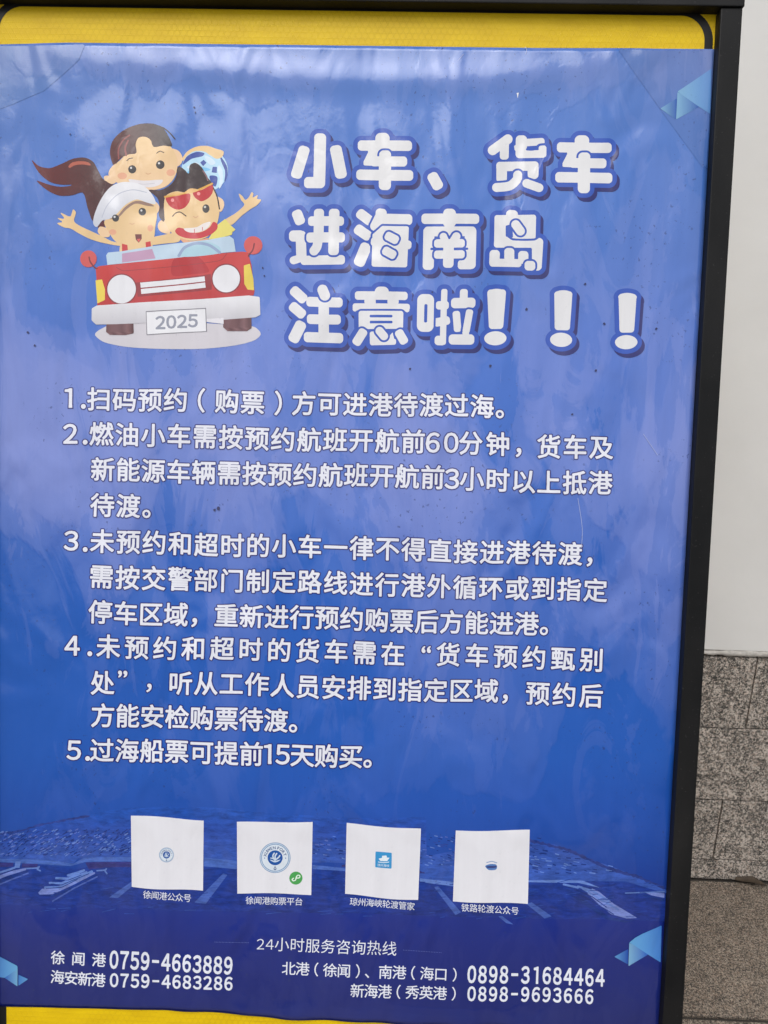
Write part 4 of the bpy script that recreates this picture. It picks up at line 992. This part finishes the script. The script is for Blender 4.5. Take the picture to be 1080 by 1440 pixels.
# ------------------------------------------------------------------ white square stickers
STK = [
 ([(184.2, 1147), (286.5, 1153), (285.5, 1253.4), (185.4, 1246.9)], 'white square sticker with a tiny round seal, above the leftmost caption', 1.2),
 ([(333.2, 1156.2), (439.7, 1155.6), (437.7, 1257.7), (333.8, 1255.8)], 'white square sticker with the large XUWEN PORT seal and a green logo', 0.8),
 ([(487.6, 1158), (592, 1165.8), (588, 1265.8), (485.3, 1258)], 'white square sticker with a light blue ship emblem at its centre', 1.2),
 ([(640.9, 1168), (744.9, 1167.6), (742.2, 1271.6), (636.9, 1267)], 'white square sticker with a small pale ship picture, rightmost of the four', 1.0),
]
def arc_text(k, text, cx, cy, r, a0, a1, h_, col, z):
    for i, ch in enumerate(text):
        if ch == ' ': continue
        a_ = rad(a0 + (a1 - a0) * i / (len(text) - 1)); x, y = cx + r * math.cos(a_), cy + r * math.sin(a_)
        v_, f_ = gmesh(ch, 0.02); lo, hi = field(ch)[3:]; c = (lo + hi) / 2
        q = (v_ - c) * (h_ / CAPH); qx, qy = q[:, 0], -q[:, 1]; t_ = a_ + math.pi / 2
        k.add(np.stack([x + qx * math.cos(t_) - qy * math.sin(t_), y + qx * math.sin(t_) + qy * math.cos(t_)], 1), f_, col, z, flip=False)
for si, (Q, lab, wob) in enumerate(STK):
    base = L2(*Q[3]); M = BM @ Matrix.Translation(Vector((base[0], base[1], 0)))
    root = empty('sticker', M); tag(root, lab, 'sticker', 'square stickers in a row')
    off = (base[0], base[1], 0)
    n = 16; PX = []
    for j in range(n + 1):
        for i in range(n + 1):
            s_, t_ = i / n, j / n
            tp = np.array(Q[0]) * (1 - s_) + np.array(Q[1]) * s_; bt = np.array(Q[3]) * (1 - s_) + np.array(Q[2]) * s_
            tp = tp + (0, -0.9 * wob * math.sin(s_ * 5.0 + si)); bt = bt + (0, 1.1 * wob * math.sin(s_ * 5.4 + 2.2 * si))
            PX.append(bt * (1 - t_) + tp * t_)
    P = loc(np.array(PX)); P[:, 2] = 7 * Z
    F_ = [(j * (n + 1) + i, j * (n + 1) + i + 1, (j + 1) * (n + 1) + i + 1, (j + 1) * (n + 1) + i) for j in range(n) for i in range(n)]
    sh = mesh_obj('sticker_sheet', P - np.array(off), F_, PAPER, root, cols=np.tile(srgb(226, 226, 232), (len(P), 1)))
    so = sh.modifiers.new('thick', 'SOLIDIFY'); so.thickness = 0.00025; so.offset = -1
    k = Ink(); z = 8 * Z
    W_, BL_, SL = srgb(232, 236, 240), srgb(32, 84, 160), srgb(104, 138, 180)
    if si in (0, 1):
        cx, cy, R_ = ((234.5, 1202, 10.3), (386.4, 1205, 21.6))[si]
        k.add(*disc(cx, cy, R_, n=48), srgb(190, 208, 226), z)
        k.add(*ring(cx, cy, R_, R_ * .965), SL, z + Z * .5); k.add(*ring(cx, cy, R_ * .90, R_ * .86), SL, z + Z * .5); k.add(*disc(cx, cy, R_ * .86, n=48), srgb(214, 224, 234), z + Z * .3)
        k.add(*disc(cx, cy, R_ * .49, n=40), BL_, z + Z * .7)
        def em(P_, r_): v_, f_ = line([(cx + x * R_, cy + y * R_) for x, y in P_], r_ * R_, c=0.25); k.add(v_, f_, srgb(200, 216, 232), z + Z)
        em([(-.28, .02), (-.12, .06), (0, .18)], .035)
        k.add(*area([(cx + x * R_, cy + y * R_) for x, y in ((-.34, .12), (0, .2), (.34, .12), (.2, .24), (0, .30), (-.2, .24))], c=0.3), srgb(200, 216, 232), z + Z * 1.1)
        for q_, P_ in enumerate(([(-.05, .12), (-.15, -.12), (-.06, -.3)], [(.02, .12), (.0, -.1), (.1, -.28)], [(.08, .1), (.24, -.04), (.3, -.14)])):
            v_, f_ = line([(cx + x * R_, cy + y * R_) for x, y in P_], .045 * R_, c=0.25); k.add(v_, f_, srgb(200, 216, 232), z + Z * (1.2 + .1 * q_))
        arc_text(k, 'XUWEN', cx, cy, R_ * .66, -165, -95, R_ * .20, srgb(40, 76, 130), z + Z)
        arc_text(k, 'PORT', cx, cy, R_ * .66, -72, -18, R_ * .20, srgb(40, 76, 130), z + Z * 1.05)
        for a_ in (178, 2): k.add(*disc(cx + R_ * .68 * math.cos(rad(a_)), cy + R_ * .68 * math.sin(rad(a_)), R_ * .035, n=10), BL_, z + Z)
        for q_, (P_, r_) in enumerate((([(0, .56), (0, .78)], .018), ([(-.08, .70), (-.05, .77), (0, .79), (.05, .77), (.08, .70)], .02), ([(-.05, .62), (.05, .62)], .016))):
            v_, f_ = line([(cx + x * R_, cy + y * R_) for x, y in P_], r_ * R_, c=0.2); k.add(v_, f_, srgb(40, 76, 130), z + Z * (1.1 + .15 * q_))
        k.build('seal', root, PAPER, off)
        if si == 1:
            k = Ink(); k.add(*disc(415.7, 1234, 9.2, n=40), srgb(74, 160, 84), z)
            v_, f_ = line([(x / 8.31 + 320, y / 8.31 + 1140) for x, y in ((800, 782), (838, 776), (838, 750), (812, 750), (798, 775), (790, 805), (765, 812), (752, 795), (768, 782))], 0.75, c=0.3); k.add(v_, f_, srgb(226, 240, 228), z + Z); k.build('green_logo', root, PAPER, off)
    elif si == 2:
        k.add(*area([(529, 1199), (549.5, 1200.5), (549, 1220.5), (528.5, 1219)], False, r=1.3, c=0.5), srgb(58, 148, 206), z)
        k.add(*area([(532.5, 1208), (537, 1207), (537.5, 1204), (543, 1203.5), (543.5, 1206.5), (547, 1206.5), (544, 1211), (535, 1211)], False, r=.3, c=0.3), srgb(226, 236, 242), z + Z)
        v_, f_ = line([(531.5, 1212.5), (539, 1213.4), (546.5, 1212.5)], .5, c=0.25); k.add(v_, f_, srgb(226, 236, 242), z + Z * 1.3)
        for i, ch in enumerate('琼州海峡'):
            v_, f_ = gmesh(ch, 0.0); q = (v_ - EMC) * (4.2 / EMH); q[:, 1] *= -1; k.add(q + np.array([532.3 + i * 4.3, 1217 + i * .3]), f_, srgb(226, 236, 242), z + Z * 1.5, flip=False)
        k.build('ship_emblem', root, PAPER, off)
    else:
        k.add(*area([(683, 1217), (690, 1214.5), (698, 1215), (699.5, 1219), (697, 1222.5), (688, 1223), (684, 1220)], c=0.4), srgb(84, 124, 186), z)
        k.add(*area([(684, 1218), (699, 1217), (697, 1219.5), (686, 1220)], c=0.4), srgb(60, 66, 120), z + Z)
        v_, f_ = line([(685, 1212.5), (692, 1210.8), (699, 1212.5)], .7, c=0.3); k.add(v_, f_, srgb(150, 170, 205), z + Z * 1.2)
        k.build('ship_picture', root, PAPER, off)
bpy.data.objects.remove(tob)
print('faces', sum(len(o.data.polygons) for o in bpy.data.objects if o.type == 'MESH'))
